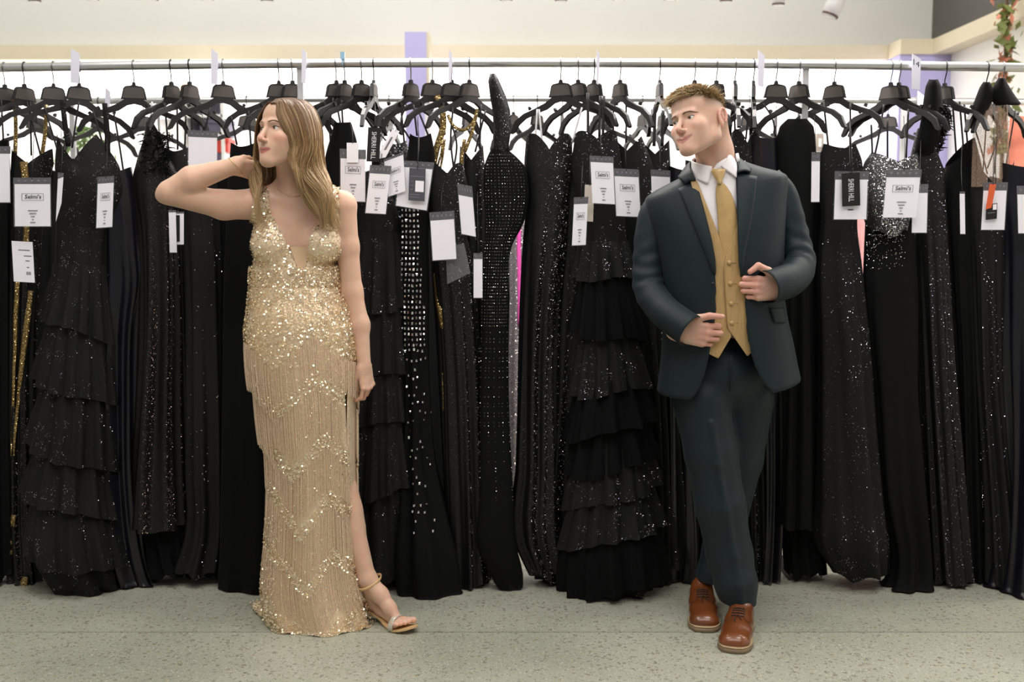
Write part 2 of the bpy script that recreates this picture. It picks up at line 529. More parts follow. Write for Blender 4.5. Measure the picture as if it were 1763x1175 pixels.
# cornice: runs along the back wall, round the pier and along the right wall, hollow below for its strip lights
tag(MB().box((-6, BY - .13, TZ0), (CX0 - .005, BY + .019, TZ1)).obj('trim_1', M_TRIM, smooth=False), kind='structure')
tag(MB().box((CX0 - .004, CYF - .02, TZ0), (RX + .018, BY + .018, TZ1)).obj('trim_2', M_TRIM, smooth=False), kind='structure')
tag(MB().box((RX - .12, -1.5, TZ0), (RX + .017, CYF - .021, TZ1)).obj('trim_3', M_TRIM, smooth=False), kind='structure')
for k, y in enumerate((7.15, 5.2)):
    tag(MB().box((RX + .008, y - .006, 0), (RX + .0195, y + .006, TZ0)).obj('trim_%d' % (k + 4), mat('seam', srgb(200, 196, 190), .6, noise=(5, .02)), smooth=False), kind='structure')
tag(MB().box((-6, -1.5, 4.6), (RX + .12, BY + .12, 4.7)).obj('ceiling', mat('ceiling_paint', srgb(222, 221, 215), .8, noise=(1, .02)), smooth=False), kind='structure')
tag(MB().box((-6.1, -1.5, 0), (-6.0, BY + .12, 4.6)).obj('wall_left', M_WALL, smooth=False), kind='structure')
# strip lights tucked behind the cornice, washing the display walls
area_light('cornice_strip_light', (-1.4, BY - .16, TZ0 - .01), (-1.4, BY - .02, .6), 8.4, .06, 120, (1, .96, .93))
area_light('cornice_strip_light', (RX - .16, 4.4, TZ0 - .01), (RX, 4.4, .6), .06, 7.6, 110, (1, .94, .88))

# lilac display pillar behind the racks
pz = PZ(55, 8.2)
pil = MB().box((PX(697, 100, 8.2), 8.2, 0), (PX(734, 100, 8.2), 8.5, pz)).obj('display_pillar', M_LILAC, smooth=False)
tag(pil, 'tall lilac pillar standing behind the racks', 'pillar')
MB().box((PX(734, 100, 8.2), 8.21, 0), (PX(734, 100, 8.2) + .02, 8.5, pz)).obj('edge_panel', M_TRIM, pil, False)
# ================================================================== people: shared builders
from mathutils.bvhtree import BVHTree
M_SKIN_W = mat('skin_fair', (.70, .46, .34), .48, spec=.35, sss=.006, attr=True, noise=(60, .03))
M_SKIN_M = mat('skin_fair_ruddy', (.66, .42, .32), .5, spec=.35, sss=.006, attr=True, noise=(60, .03))
M_EYE = mat('eye', (.8, .8, .8), .12, attr=True, coat=.6)
M_LASH = mat('lash', srgb(38, 26, 20), .6, noise=(40, .1))

HAIRLINE = None
def head_sdf(S, M, male=False, g=1.0, smile=0.0):
    """head facing local -y, x to the character's left, eye level z = 0; g scales about the origin"""
    def v(*a): return tuple(g*q for q in a)
    E = lambda c, r, k=.01, mode='u', R=None: S.ell(v(*c), v(*r), k, mode, M, R)
    C = lambda a, b, ra, rb, k=.01, mode='u', sq=None: S.cone(v(*a), v(*b), ra*g, rb*g, k, mode, M, sq)
    w = 1.04 if male else 1.0
    nd = .004 if male else 0.
    E((0, .014, .030 if male else .027), (.073*w, .094, .083 if male else .077), .01)
    E((0, -.040, .050 if male else .046), (.060*w, .043, .050 if male else .046), .02)
    E((0, -.034, -.030), (.060*w, .056, .074), .02)
    for s in (-1, 1):
        E((s*.030, -.052, -.048), (.028, .030, .034), .02)
    jw = .053 if male else .050
    for s in (-1, 1):
        C((s*jw, .008, -.060), (s*.016, -.076, -.102), .016, .013, .028)
        C((s*(jw+.001), .012, -.02), (s*(jw-.002), .006, -.062), .013, .014, .03)
        E((s*.043, -.060, -.026), (.021, .021, .018), .02)
        C((s*.012, -.0845, .018), (s*.038, -.075, .018), .0095 if male else .008, .008, .014)
    E((0, -.081, -.098), (.020 if male else .016, .015, .015), .016)
    C((0, -.070, -.085), (0, -.05, -.07), .026, .03, .02)
    E((0, -.076, -.062), (.034, .018, .026), .018)
    # eye sockets
    for s in (-1, 1):
        E((s*.0315, -.0965, .001), (.019, .0135, .0105), .009, 's')
        E((s*.0315, -.0695, 0), (.0150, .0146, .0140), .004)
    # nose
    C((0, -.0850, .008), (0, -.1065 - nd, -.030), .0066, .0082, .009)
    tr_ = 1.0 if male else .88
    E((0, -.1085 - nd, -.0350), (.0098*tr_, .0095, .0090*tr_), .006)
    for s in (-1, 1):
        E((s*.0115*tr_, -.1000, -.0395), (.0066*tr_, .0090, .0064*tr_), .005)
        E((s*.0058, -.1065, -.0462), (.0032, .0050, .0036), .002, 's')
    # mouth
    up = smile*.004; mw = .0285 if male else .0232; lf = .85 if male else 1.0
    for s in (-1, 1):
        C((0, -.0957, -.0658), (s*mw, -.0848, -.0682 + up), .0046*lf, .0018, .005)
        C((0, -.0948, -.0742), (s*(mw-.002), -.0850, -.0698 + up), .0058*lf, .0018, .005)
        C((0, -.0998, -.0700), (s*(mw+.002), -.0866, -.0690 + up*1.25), .0012, .0011, .0014, 's')
    E((0, -.0975, -.0555), (.0026, .003, .006), .005, 's')
    E((0, -.0905, -.0850), (.014, .004, .004), .007, 's')
    # almond eye openings
    for s in (-1, 1):
        R = rot('Y', -s*5.0)
        E((s*.0318, -.0850, -.0004), (.0138, .0125, .0044 if male else .0052), .0012, 's', R)
    # ears
    for s in (-1, 1):
        b = np.array([s*.0760*w, .018, -.006])
        pts = []
        for a in range(0, 300, 25):
            t = math.radians(a - 60)
            pts.append(b + np.array([s*(.006 + .006*math.sin(t*.5)**2), -.0150*math.cos(t)*(.9 if math.sin(t) < 0 else 1.05) + .004*math.sin(t), .028*math.sin(t)]))
        for i in range(len(pts)-1):
            C(tuple(pts[i]), tuple(pts[i+1]), .0040, .0040, .003)
        E(tuple(b + np.array([s*.002, 0, 0])), (.0042, .0155, .027), .004)
        E(tuple(b + np.array([s*.005, -.006, -.027])), (.0045, .008, .010), .005)
        E(tuple(b + np.array([s*.0068, -.004, -.002])), (.0045, .0075, .0120), .003, 's')
        C(tuple(b + np.array([s*.006, .002, .010])), tuple(b + np.array([s*.006, .006, -.006])), .0028, .0024, .002)

def head_paint(Vl, g, base, lip, blush, lid=None, bl=.5, smile=0., mw=.0228):
    """pigment of the face by place on the head, plus painted mouth-crease shade; Vl local coordinates"""
    c = np.tile(np.array(base, float), (len(Vl), 1)); q = Vl/g
    def mix(m, col):
        c[:] = c*(1-m[:, None]) + np.array(col)*m[:, None]
    for s in (-1, 1):
        mix(bl*np.exp(-(((q[:, 0]-s*.047)/.020)**2 + ((q[:, 2]+.030)/.018)**2))*(q[:, 1] < -.02), blush)
        mix(.6*np.exp(-(((q[:, 0]-s*.0315)/.016)**2 + ((q[:, 2]-.0045)/.007)**2))*(q[:, 1] < -.05), lid or blush)
    mix(.35*np.exp(-((q[:, 0]/.012)**2 + ((q[:, 2]+.038)/.012)**2))*(q[:, 1] < -.09), blush)
    mix(.35*(abs(q[:, 0]) > .076).astype(float), blush)
    ml = np.clip(1.2 - np.sqrt((q[:, 0]/.0245)**2 + ((q[:, 2]+.0702)/.0088)**2), 0, .25)*4
    zc = -.0700 + smile*.005*np.clip(np.abs(q[:, 0])/mw, 0, 1)**1.5
    ml = np.clip(1.2 - np.sqrt((q[:, 0]/(mw*1.07))**2 + ((q[:, 2] - zc)/.0086)**2), 0, .25)*4
    mix(ml*(q[:, 1] < -.083)*.95, lip)
    line = np.exp(-((q[:, 2] - zc)/.0013)**2)*np.clip((mw*1.22 - np.abs(q[:, 0]))/.004, 0, 1)  # shade of the mouth crease, painted as a dark line
    mix(line*(q[:, 1] < -.08)*.75, np.array(lip)*.35)
    return c

def add_eyes(parent, M, g, gaze_yaw, gaze_pitch, iris, male=False):
    for s in (-1, 1):
        n, m = 28, 18
        ctr = np.array([s*.0315, -.0695, 0])*g; r = .0127*g
        ths = np.r_[0, math.radians(11), math.radians(11.5), math.radians(26), math.radians(27), np.linspace(math.radians(32), math.pi, m - 5)]
        R = rot('Z', gaze_yaw) @ rot('X', -gaze_pitch)
        v, col = [], []
        for th in ths:
            rr = r*(1.0 + (.03 if th < math.radians(26) else 0))
            for j in range(n):
                a = 2*math.pi*j/n
                d = np.array([math.sin(th)*math.cos(a), -math.cos(th), math.sin(th)*math.sin(a)])
                v.append(ctr + R @ (d*rr))
                col.append((.008, .006, .005) if th < math.radians(11.2) else (iris if th < math.radians(26.5) else (.74, .72, .70)))
        v = np.array(v) @ M[:3, :3].T + M[:3, 3]
        f = [(i*n+j, i*n+(j+1) % n, (i+1)*n+(j+1) % n, (i+1)*n+j) for i in range(len(ths)-1) for j in range(n)]
        o = mesh_obj('eye', v, f, M_EYE, parent); set_color(o, np.array(col))
        # upper lash line
        pts = []
        for t in np.linspace(-1, 1, 13):
            x = s*.0318 + .0136*t; z = (.0040 if male else .0049)*math.sqrt(max(0, 1 - (t*.97)**2)) + s*t*-.0
            z += s*.0011*t*1.0
            dy = math.sqrt(max(1e-9, .0149**2 - (x - s*.0315)**2 - z**2))
            pts.append(np.array([x, -.0695 - dy, z + .0002])*g)
        pts = np.array(pts) @ M[:3, :3].T + M[:3, 3]
        v, f = tube_geo(pts, np.array([.35] + [1.0]*11 + [.6])*(.0007 if male else .0010)*g, 6)
        mesh_obj('eyelash', v, f, M_LASH, parent)

def add_brows(parent, M, g, bvh, color, thick=1.0, z0=.0165, arch=.004):
    rg = random.Random(3)
    for s in (-1, 1):
        mb = MB()
        for i in range(150):
            t = rg.random(); u = rg.uniform(-1, 1)
            wd = (.0036*(1-.55*t))*thick
            x = .012 + .035*t; z = z0 + arch*math.sin(min(1, t*1.25)*math.pi*.75) - .0035*max(0, t-.6)/.4 + u*wd
            pts = []
            for q in range(3):
                xx = s*(x + q*.0032)*g; zz = (z + q*(.0016*(1-1.6*t)))*g
                hit = bvh.ray_cast(Vector((xx, -.2, zz)), Vector((0, 1, 0)))
                if hit[0] is None: break
                pts.append(np.array(hit[0] + hit[1]*.0006))
            if len(pts) < 3: continue
            pts = np.array(pts) @ M[:3, :3].T + M[:3, 3]
            mb.tube(pts, [.0004*thick*g, .00038*thick*g, .00012*g], 3, False)
        mb.obj('eyebrow', mat('brow_' + parent.name, color, .7, noise=(90, .2)), parent)

def hand_sdf(S, M, curl, thumb, sc=1.0, spread=(4, 1, -2, -6), slim=1.0, stub=.045):
    """hand: wrist at the origin, fingers along +y, back of the hand +z, thumb side +x. curl: 4 x (mcp, pip, dip) degrees"""
    base = [(.029, .084, .002), (.0095, .089, .004), (-.010, .085, .003), (-.0275, .076, 0)]
    lens = [(.040, .025, .020), (.044, .028, .021), (.040, .026, .021), (.031, .019, .018)]
    rad = [.0088, .0090, .0086, .0076]
    v = lambda p: tuple(np.array(p)*sc)
    for i in range(4):
        b = np.array(base[i]); r = rad[i]*slim
        S.cone(v((base[i][0]*.62, .006, 0)), v(b - np.array([0, 0, .002])), .0150*sc, .0108*sc*slim, .010, 'u', M)
        p = b; ang = 0; sp = math.radians(spread[i])
        S.ell(v(b + np.array([0, 0, .0035])), v((.0085, .0085, .0070)), .006, 'u', M)
        for j in range(3):
            ang += math.radians(curl[i][j])
            d = np.array([math.sin(sp)*math.cos(ang), math.cos(ang)*math.cos(sp), -math.sin(ang)])
            q = p + d*lens[i][j]
            S.cone(v(p), v(q), r*(1, .93, .85)[j]*sc, r*(.93, .85, .74)[j]*sc, .0022, 'u', M)
            p = q
    S.cone(v((-.012, .03, -.006)), v((.010, .07, -.006)), .016*sc, .013*sc, .012, 'u', M)
    S.cone(v((.020, .012, -.008)), v(thumb[1]), .0165*sc, .0120*sc*slim, .010, 'u', M)
    for a, b, ra, rb in ((1, 2, .0112, .0098), (2, 3, .0098, .0078)):
        S.cone(v(thumb[a]), v(thumb[b]), ra*sc*slim, rb*sc*slim, .0035, 'u', M)
    S.cone(v((0, -stub, 0)), v((0, .012, 0)), .0255*sc*slim, .0240*sc, .014, 'u', M, ((0, 0, 1), .74))

def tubes3(lines, rad):
    """many three-sided tubes at once: lines (n, seg, 3), rad (n, seg)"""
    n, m, _ = lines.shape
    t = np.gradient(lines, axis=1); t /= np.linalg.norm(t, axis=2, keepdims=True) + 1e-12
    a = np.zeros_like(t); a[..., 1] = 1.0
    u = np.cross(t, a); u /= np.linalg.norm(u, axis=2, keepdims=True) + 1e-9
    w = np.cross(t, u)
    ang = np.array([0, 2*math.pi/3, 4*math.pi/3])
    V = lines[:, :, None, :] + rad[:, :, None, None]*(np.cos(ang)[None, None, :, None]*u[:, :, None, :] + np.sin(ang)[None, None, :, None]*w[:, :, None, :])
    i = (np.arange(n)[:, None, None]*m + np.arange(m-1)[None, :, None])*3
    j = np.arange(3)[None, None, :]; k = (j + 1) % 3
    F = np.stack([i + j, i + k, i + 3 + k, i + 3 + j], -1).reshape(-1, 4)
    return V.reshape(-1, 3), F
def hair_lines(guides, n, seg, jit, rg, clump=26, wave=0., wfreq=2.3, w0=.35):
    """hair strands between neighbouring guide curves, gathered into soft locks that wave together"""
    G = np.array([spline(g, seg) for g in guides]); k = len(G)
    t = np.linspace(0, 1, seg)
    cs = np.sort(rg.rand(clump))*(k-1); ci = rg.randint(0, clump, n)
    s0 = np.clip(cs[ci] + rg.normal(0, .16*(k-1)/math.sqrt(clump)*2.2, n), 0, k-1)
    pull = (.75*np.clip((t - .3)/.7, 0, 1))[None, :]
    s = s0[:, None]*(1-pull) + cs[ci][:, None]*pull
    Gf = G.transpose(1, 0, 2)
    i = np.clip(s.astype(int), 0, k-2); u = (s - i)[..., None]
    q = np.arange(seg)[None, :]
    L = Gf[q, i]*(1-u) + Gf[q, i+1]*u
    env = np.clip((t - w0)/.3, 0, 1)[None, :, None]
    ph = (cs[ci]*1.3 + rg.normal(0, .25, n))[:, None, None]
    tt = t[None, :, None]
    wv = np.concatenate([np.sin(2*math.pi*wfreq*tt + ph), .6*np.cos(2*math.pi*wfreq*tt + ph), 0*tt*ph], -1)
    L = L + wave*env*wv
    L = L + rg.normal(0, jit, (n, 1, 3))*(.3 + .7*t)[None, :, None] + (rg.normal(0, jit*.5, (clump, 3))[ci])[:, None, :]*env
    ln = rg.uniform(.86, 1.0, n)
    f = t[None, :]*ln[:, None]*(seg-1); a = np.clip(f.astype(int), 0, seg-2); b = (f - a)[..., None]
    r = np.arange(n)[:, None]
    L = L[r, a]*(1-b) + L[r, a+1]*b
    return L, np.broadcast_to(t, (n, seg)), rg.rand(n), ci

def join_meshes(parts):
    V, F = [], []; n = 0
    for v, f in parts:
        V.append(v); F.append(np.asarray(f) + n); n += len(v)
    return np.concatenate(V), np.concatenate(F)

# ================================================================== the woman in the gold gown
YW = 3.80
W = empty('person', P(540, 1100, YW).xy.to_3d(), 'woman in a gold sequin fringe gown with one hand raised to her hair', 'person')
S = SDF()
HG = 1.04
hw_c = Vector((-.731, 3.775, 1.657))
R_W = rot('Y', -1) @ rot('Z', -39) @ rot('X', -6)
M_W = rigid(R_W, hw_c)
head_sdf(S, M_W, False, HG, .8)
# neck and torso
q = lambda x, y, Y: np.array(P(x, y, Y))
S.cone(q(500, 262, 3.80), q(505, 330, 3.83), .050, .052, .02)
S.cone(q(488, 268, 3.79), q(507, 345, 3.785), .018, .012, .02)          # neck muscle
S.chain([q(446, 350, 3.835), q(505, 338, 3.85), q(588, 352, 3.835)], [.048, .062, .046], .03)
S.cone(q(466, 341, 3.792), q(503, 350, 3.781), .006, .0055, .016)          # collarbones
S.cone(q(560, 343, 3.792), q(515, 351, 3.781), .006, .0055, .016)
S.ell(q(507, 400, 3.84), (.128, .085, .135), .03)
S.ell(q(506, 460, 3.84), (.131, .080, .13), .03)
S.ell(q(467, 421, 3.792), (.062, .058, .062), .028)
S.ell(q(553, 421, 3.790), (.062, .058, .062), .028)
S.ell(q(508, 500, 3.83), (.137, .085, .12), .04)
S.ell(q(519, 600, 3.83), (.165, .105, .17), .05)
# legs: the bare one shows in the slit
S.chain([q(560, 640, 3.85), q(578, 800, 3.815), q(597, 880, 3.80), q(632, 995, 3.77)], [.080, .054, .047, .029], .02)
S.cone(q(592, 850, 3.815), q(606, 905, 3.80), .042, .036, .03)
# raised arm
S.chain([q(447, 352, 3.83), q(385, 353, 3.80), q(292, 333, 3.74)], [.053, .047, .0385], .02)
S.chain([q(292, 331, 3.74), q(330, 309, 3.742), q(404, 285, 3.757)], [.0385, .0425, .0265], .012)
S.ell(q(279, 337, 3.74), (.020, .020, .020), .015)
# lowered arm
S.chain([q(590, 357, 3.83), q(598, 425, 3.83), q(606, 503, 3.83), q(619, 560, 3.82), q(627, 628, 3.80)], [.0455, .0375, .0345, .0325, .0215], .02)
R1 = axes(y=(.66, .72, -.14), z=(.55, -.62, -.40)); 
if R1[2, 0] < 0: R1[:, 0] *= -1
HM1 = rigid(R1, q(402, 286, 3.757))
hand_sdf(S, HM1, [(38, 30, 20), (50, 45, 20), (60, 60, 30), (66, 65, 30)], [(0, 0, 0), (.036, .036, -.012), (.036, .064, -.022), (.030, .088, -.030)], .90, slim=.88, stub=.008)
R2 = axes(y=(.17, -.05, -1), z=(.80, -.60, .12))
if R2[1, 0] > 0: R2[:, 0] *= -1
HM2 = rigid(R2, q(627, 630, 3.80))
hand_sdf(S, HM2, [(26, 48, 30), (36, 52, 30), (44, 56, 30), (52, 60, 30)], [(0, 0, 0), (.032, .036, -.020), (.033, .066, -.030), (.026, .092, -.036)], .88, slim=.86)
# bare foot in its sandal, toes lifted
FAX, FWX = np.array([.815, -.550, .17]), np.array([.56, .83, 0])     # along the foot, across it towards the big toe
S.cone(q(632, 995, 3.77), (-.482, 3.790, .105), .028, .025, .015)
S.chain([(-.490, 3.812, .064), (-.482, 3.790, .105)], [.025, .024], .02)
S.chain([q(634, 1000, 3.77), (-.447, 3.757, .106), (-.414, 3.738, .066), (-.390, 3.721, .038)], [.030, .027, .022, .016], .016)
S.chain([(-.488, 3.810, .062), (-.447, 3.782, .045), (-.412, 3.745, .031)], [.022, .019, .018], .016)
BALL = np.array([-.384, 3.714, .026])
S.cone(BALL - FWX*.022, BALL + FWX*.024, .0155, .0165, .014)
for o_, L_, r in ((.027, .046, .0112), (.009, .038, .0086), (-.006, .033, .0082), (-.020, .027, .0078), (-.032, .021, .0070)):
    t0 = BALL + FWX*o_ + FAX*(.004 - abs(o_)*.1); S.cone(t0, t0 + FAX*L_, r*.9, r, .0018)
hb = np.array(hw_c)
XA = lambda px, Y=3.78: P(px, 600, Y).x
gx = zones(P(262, 330, 3.74).x, .0046, XA(388), .0024, XA(512), .0034, XA(596), .0024, XA(732, 3.7))
gy = zones(3.625, .0026, 3.985)
gz = zones(PZ(1102, 3.7), .0025, PZ(985, 3.77), .006, PZ(722, 3.8), .0024, PZ(622, 3.8), .0045, PZ(390, 3.8), .0030, PZ(318, 3.78), .0022, hb[2] + .12)
V, Fq = largest(*S.mesh([gx, gy, gz]))
V = relax(V, Fq, 2, .4)
body = mesh_obj('body', V, Fq, M_SKIN_W, W)
Vl = (V - M_W[:3, 3]) @ M_W[:3, :3]
base = (.72, .475, .355)
col = np.tile(np.array(base), (len(V), 1))
hd = np.linalg.norm(Vl - np.array([0, 0, -.01]), axis=1) < .14
col[hd] = head_paint(Vl[hd], HG, base, (.50, .17, .15), (.74, .34, .28), lid=(.56, .33, .25), smile=.8, mw=.0232)
for M_, (y0, y1) in ((HM1, (.06, .15)), (HM2, (.06, .15))):
    l = (V - M_[:3, 3]) @ M_[:3, :3]
    m = (np.linalg.norm(l - np.array([0, .08, -.02]), axis=1) < .09)*np.clip((l[:, 1] - y0)/.05, 0, 1)*.5
    col = col*(1-m[:, None]) + np.array((.72, .36, .29))*m[:, None]
set_color(body, col)
W_BVH = BVHTree.FromPolygons([Vector(p) for p in V], Fq.tolist())
sel = hd[Fq].all(1)
hl_bvh = BVHTree.FromPolygons([Vector(p) for p in Vl], Fq[sel].tolist())
add_eyes(W, M_W, HG, -15, 2, (.16, .10, .05))
add_brows(W, M_W, HG, hl_bvh, srgb(128, 98, 74), .55, .0175)
# ------------------------------------------------------------------ gown
M_GOLD = sequin_mat('champagne_sequins', srgb(230, 206, 174), srgb(255, 243, 222), 420, .75, .28, .5, .42, .75, srgb(226, 192, 148), .1)
M_PAIL = mat('gold_paillette', srgb(252, 234, 204), .20, .75, noise=(400, .25))
M_FRINGE = sequin_mat('bead_fringe', srgb(232, 206, 176), srgb(255, 242, 220), 520, .40, .25, .42, .55, .7, srgb(224, 192, 154), .12)
M_NUDE = mat('nude_lining', srgb(214, 180, 144), .6, noise=(80, .04))
gown = empty('gown', W.location)
attach(gown, W); 
gown['label'] = 'champagne gold sequin gown with tiers of bead fringe'
YG = 3.82
T_ = np.array  # tables: py, left px, right px, front depth, back depth
GT = T_([(448, 436, 577, .070, .085), (470, 433, 580, .078, .088), (500, 433, 584, .088, .095), (520, 431, 592, .098, .105), (550, 428, 602, .118, .125), (577, 425.5, 609, .125, .135),
         (605, 426, 612, .128, .14), (640, 431, 613, .130, .14), (690, 444, 612, .130, .14), (740, 453, 611, .128, .135), (790, 462, 611, .125, .13), (850, 464, 612, .125, .13),
         (900, 463, 613, .128, .135), (950, 460, 616, .132, .14), (1000, 456, 620, .140, .15), (1045, 455, 630, .150, .17), (1085, 462, 642, .160, .19), (1111, 469, 648, .168, .20)])
EDGE = T_([(652, 606), (686, 592), (768, 596), (851, 604), (919, 608.5), (996, 613.5), (1050, 629), (1111, 647)])
GN = 140
def gown_ring(py, out=0.0, th=None):
    xl, xr, df, db = [float(cr(GT[:, 0], GT[:, k], py)) for k in (1, 2, 3, 4)]
    X0, X1 = P(xl, py, YG).x, P(xr, py, YG).x
    cx, hw = (X0+X1)/2, (X1-X0)/2 + out
    z = max(PZ(py, YG - df), .004)
    t0, t1 = math.radians(20), math.radians(380)
    if py > 652:
        xe = P(float(np.interp(py, EDGE[:, 0], EDGE[:, 1])), py, YG - df*.7).x
        t0 = max(t0, math.acos(np.clip((xe-cx)/hw, -1, 1)))
        t1 = math.radians(np.interp(py, (652, 660, 800, 880, 960), (380, 387, 387, 372, 300)))
    u = np.linspace(0, 1, GN)
    th = t0 + (t1-t0)*u if th is None else np.asarray(th, float)
    s, c = np.sin(th), np.cos(th)
    fold = np.interp(py, (560, 700, 900, 1111), (0, .002, .006, .012))*np.sin(th*7 + py*.004)
    d = np.where(s > 0, df, db) + out + fold
    x = cx + hw*np.sign(c)*np.abs(c)**.92; y = YG - d*np.sign(s)*np.abs(s)**.85
    train = np.interp(py, (985, 1060, 1111), (0, .35, 1))*np.clip(-s + .15, 0, 1)**1.5*np.clip(-c + .25, 0, 1)
    x = x - .17*train; y = y + .03*train
    wob = np.interp(py, (1080, 1111), (0, 1))*.006*np.sin(th*13)
    return np.stack([x, y, np.full_like(x, z) + np.maximum(wob, 0)], 1)
rows = np.r_[np.arange(496, 1111, 6), 1111]
rings = np.array([gown_ring(p) for p in rows])
v, f = loft_geo(rings, closed=False)
o = mesh_obj('skirt', v, f, M_GOLD, gown); solid(o, .004, -1)
o.data.materials.append(M_NUDE); o.modifiers['thickness'].material_offset = 1
tin = spline([P(*p) for p in ((457, 1020, 3.95), (457, 1045, 3.90), (462, 1070, 3.84), (472, 1092, 3.76))], 16)
tout = spline([P(*p) for p in ((446, 1048, 3.99), (437, 1066, 3.955), (436, 1076, 3.90), (446, 1086, 3.84), (470, 1102, 3.74))], 16)
tg = []
for s in np.linspace(0, 1, 10):
    r = tin*(1-s) + tout*s; r[:, 2] = np.maximum(r[:, 2]*(1-s)**1.6 + .004 + .010*s*np.abs(np.sin(np.arange(16)*1.3)), .004); tg.append(r)
sheet_obj('train', np.array(tg), M_GOLD, gown, .003)
TRAIN = np.array(tg).reshape(-1, 3)
# bodice follows the body
Vn = vnormals(V, Fq); px = proj(V)
FRONT = [(421, 470), (421, 408), (427, 388), (432, 368), (437, 345), (445, 322), (460, 322), (463, 345), (467, 364), (482, 395), (497, 425), (510, 455), (516, 474), (521, 490), (525, 474), (527, 455),
         (531, 430), (541, 395), (554, 370), (563, 345), (568, 318), (584, 318), (585, 345), (584, 395), (584, 430), (581, 470), (586, 540), (428, 540)]
arm = np.minimum.reduce([np.linalg.norm(V - (np.array(P(590 + (616-590)*t, 357 + 200*t, 3.83))), axis=1) for t in np.linspace(.22, 1, 30)])
zz = V[:, 2]
fr = in_poly(px, FRONT) & (Vn[:, 1] < .35) & (zz > PZ(545, 3.8)) & (zz < PZ(312, 3.83)) & (arm > .040)
bk = (Vn[:, 1] >= .35) & (zz < PZ(405, 3.8)) & (zz > PZ(530, 3.8)) & (px[:, 0] > 428) & (px[:, 0] < 584) & (arm > .045)
sh = (zz > PZ(420, 3.8)) & (zz < PZ(312, 3.83)) & (Vn[:, 1] > -.2) & (((px[:, 0] > 443) & (px[:, 0] < 461)) | ((px[:, 0] > 567) & (px[:, 0] < 584)))
far_x = (px[:, 0] > 415) & (px[:, 0] < 595)
keep = (fr | bk | sh) & far_x
kf = keep[Fq].all(1); used = np.unique(Fq[kf]); ren = -np.ones(len(V), int); ren[used] = np.arange(len(used))
bv = V[used] + Vn[used]*.0055; bf = ren[Fq[kf]]
o = mesh_obj('bodice', bv, bf, M_GOLD, gown)
# nude mesh inset of the plunging neckline
def drape(poly_rows, off, bvh):
    out = []
    for row in poly_rows:
        r = []
        for (x, y) in row:
            d = (P(x, y, 4.0) - Vector((0, 0, CAM_H))).normalized()
            h = bvh.ray_cast(Vector((0, 0, CAM_H)), d)
            r.append(np.array(h[0] + h[1]*off) if h[0] is not None else np.array(P(x, y, YW)))
        out.append(r)
    return np.array(out)
rowsI = [[(a + (b-a)*t, y) for t in np.linspace(0, 1, 6)] for y, a, b in ((425, 499, 532), (445, 506, 529), (465, 513, 526), (480, 517, 524), (492, 520, 522))]
sheet_obj('mesh_inset', drape(rowsI, .0035, W_BVH), M_NUDE, gown)

# chevron bands (px of the lower edge) from which each fringe tier hangs
BANDS = [[(400, 585), (425, 596), (468, 642), (540, 578), (579, 612), (600, 625), (640, 640)],
         [(400, 660), (440, 680), (473, 726), (545, 663), (591, 702), (640, 730)],
         [(430, 745), (466, 786), (502, 832), (560, 768), (594, 804), (640, 840)],
         [(440, 830), (466, 858), (516, 934), (567, 870), (606, 902), (650, 930)],
         [(440, 930), (470, 966), (526, 1033), (572, 972), (613, 1002), (650, 1020)]]
TIER_LEN = [(92, 46), (96, 40), (80, 40), (92, 40), (82, 26)]
def band_y(k, x): 
    b = np.array(BANDS[k]); return np.interp(x, b[:, 0], b[:, 1])
rgF = np.random.RandomState(2)
def gown_surface(th, py, out): return gown_ring(py, out, [th])[0]
zs_rows = np.arange(448, 1112, 9.0)
CACHE = {}
TH = np.linspace(math.radians(-180), math.radians(180), 361)
for out in (.007,):
    CACHE[out] = np.array([gown_ring(p, out, TH) for p in zs_rows])
def surf(th, py):
    g = CACHE[.007]; i = np.clip((py-448)/9.0, 0, len(g)-1.001); i0 = int(i); u = i-i0
    a = (th + math.pi)/(2*math.pi)*360; j0 = int(a) % 360; w = a - int(a)
    q = g[i0]*(1-u) + g[i0+1]*u
    return q[j0]*(1-w) + q[j0+1]*w
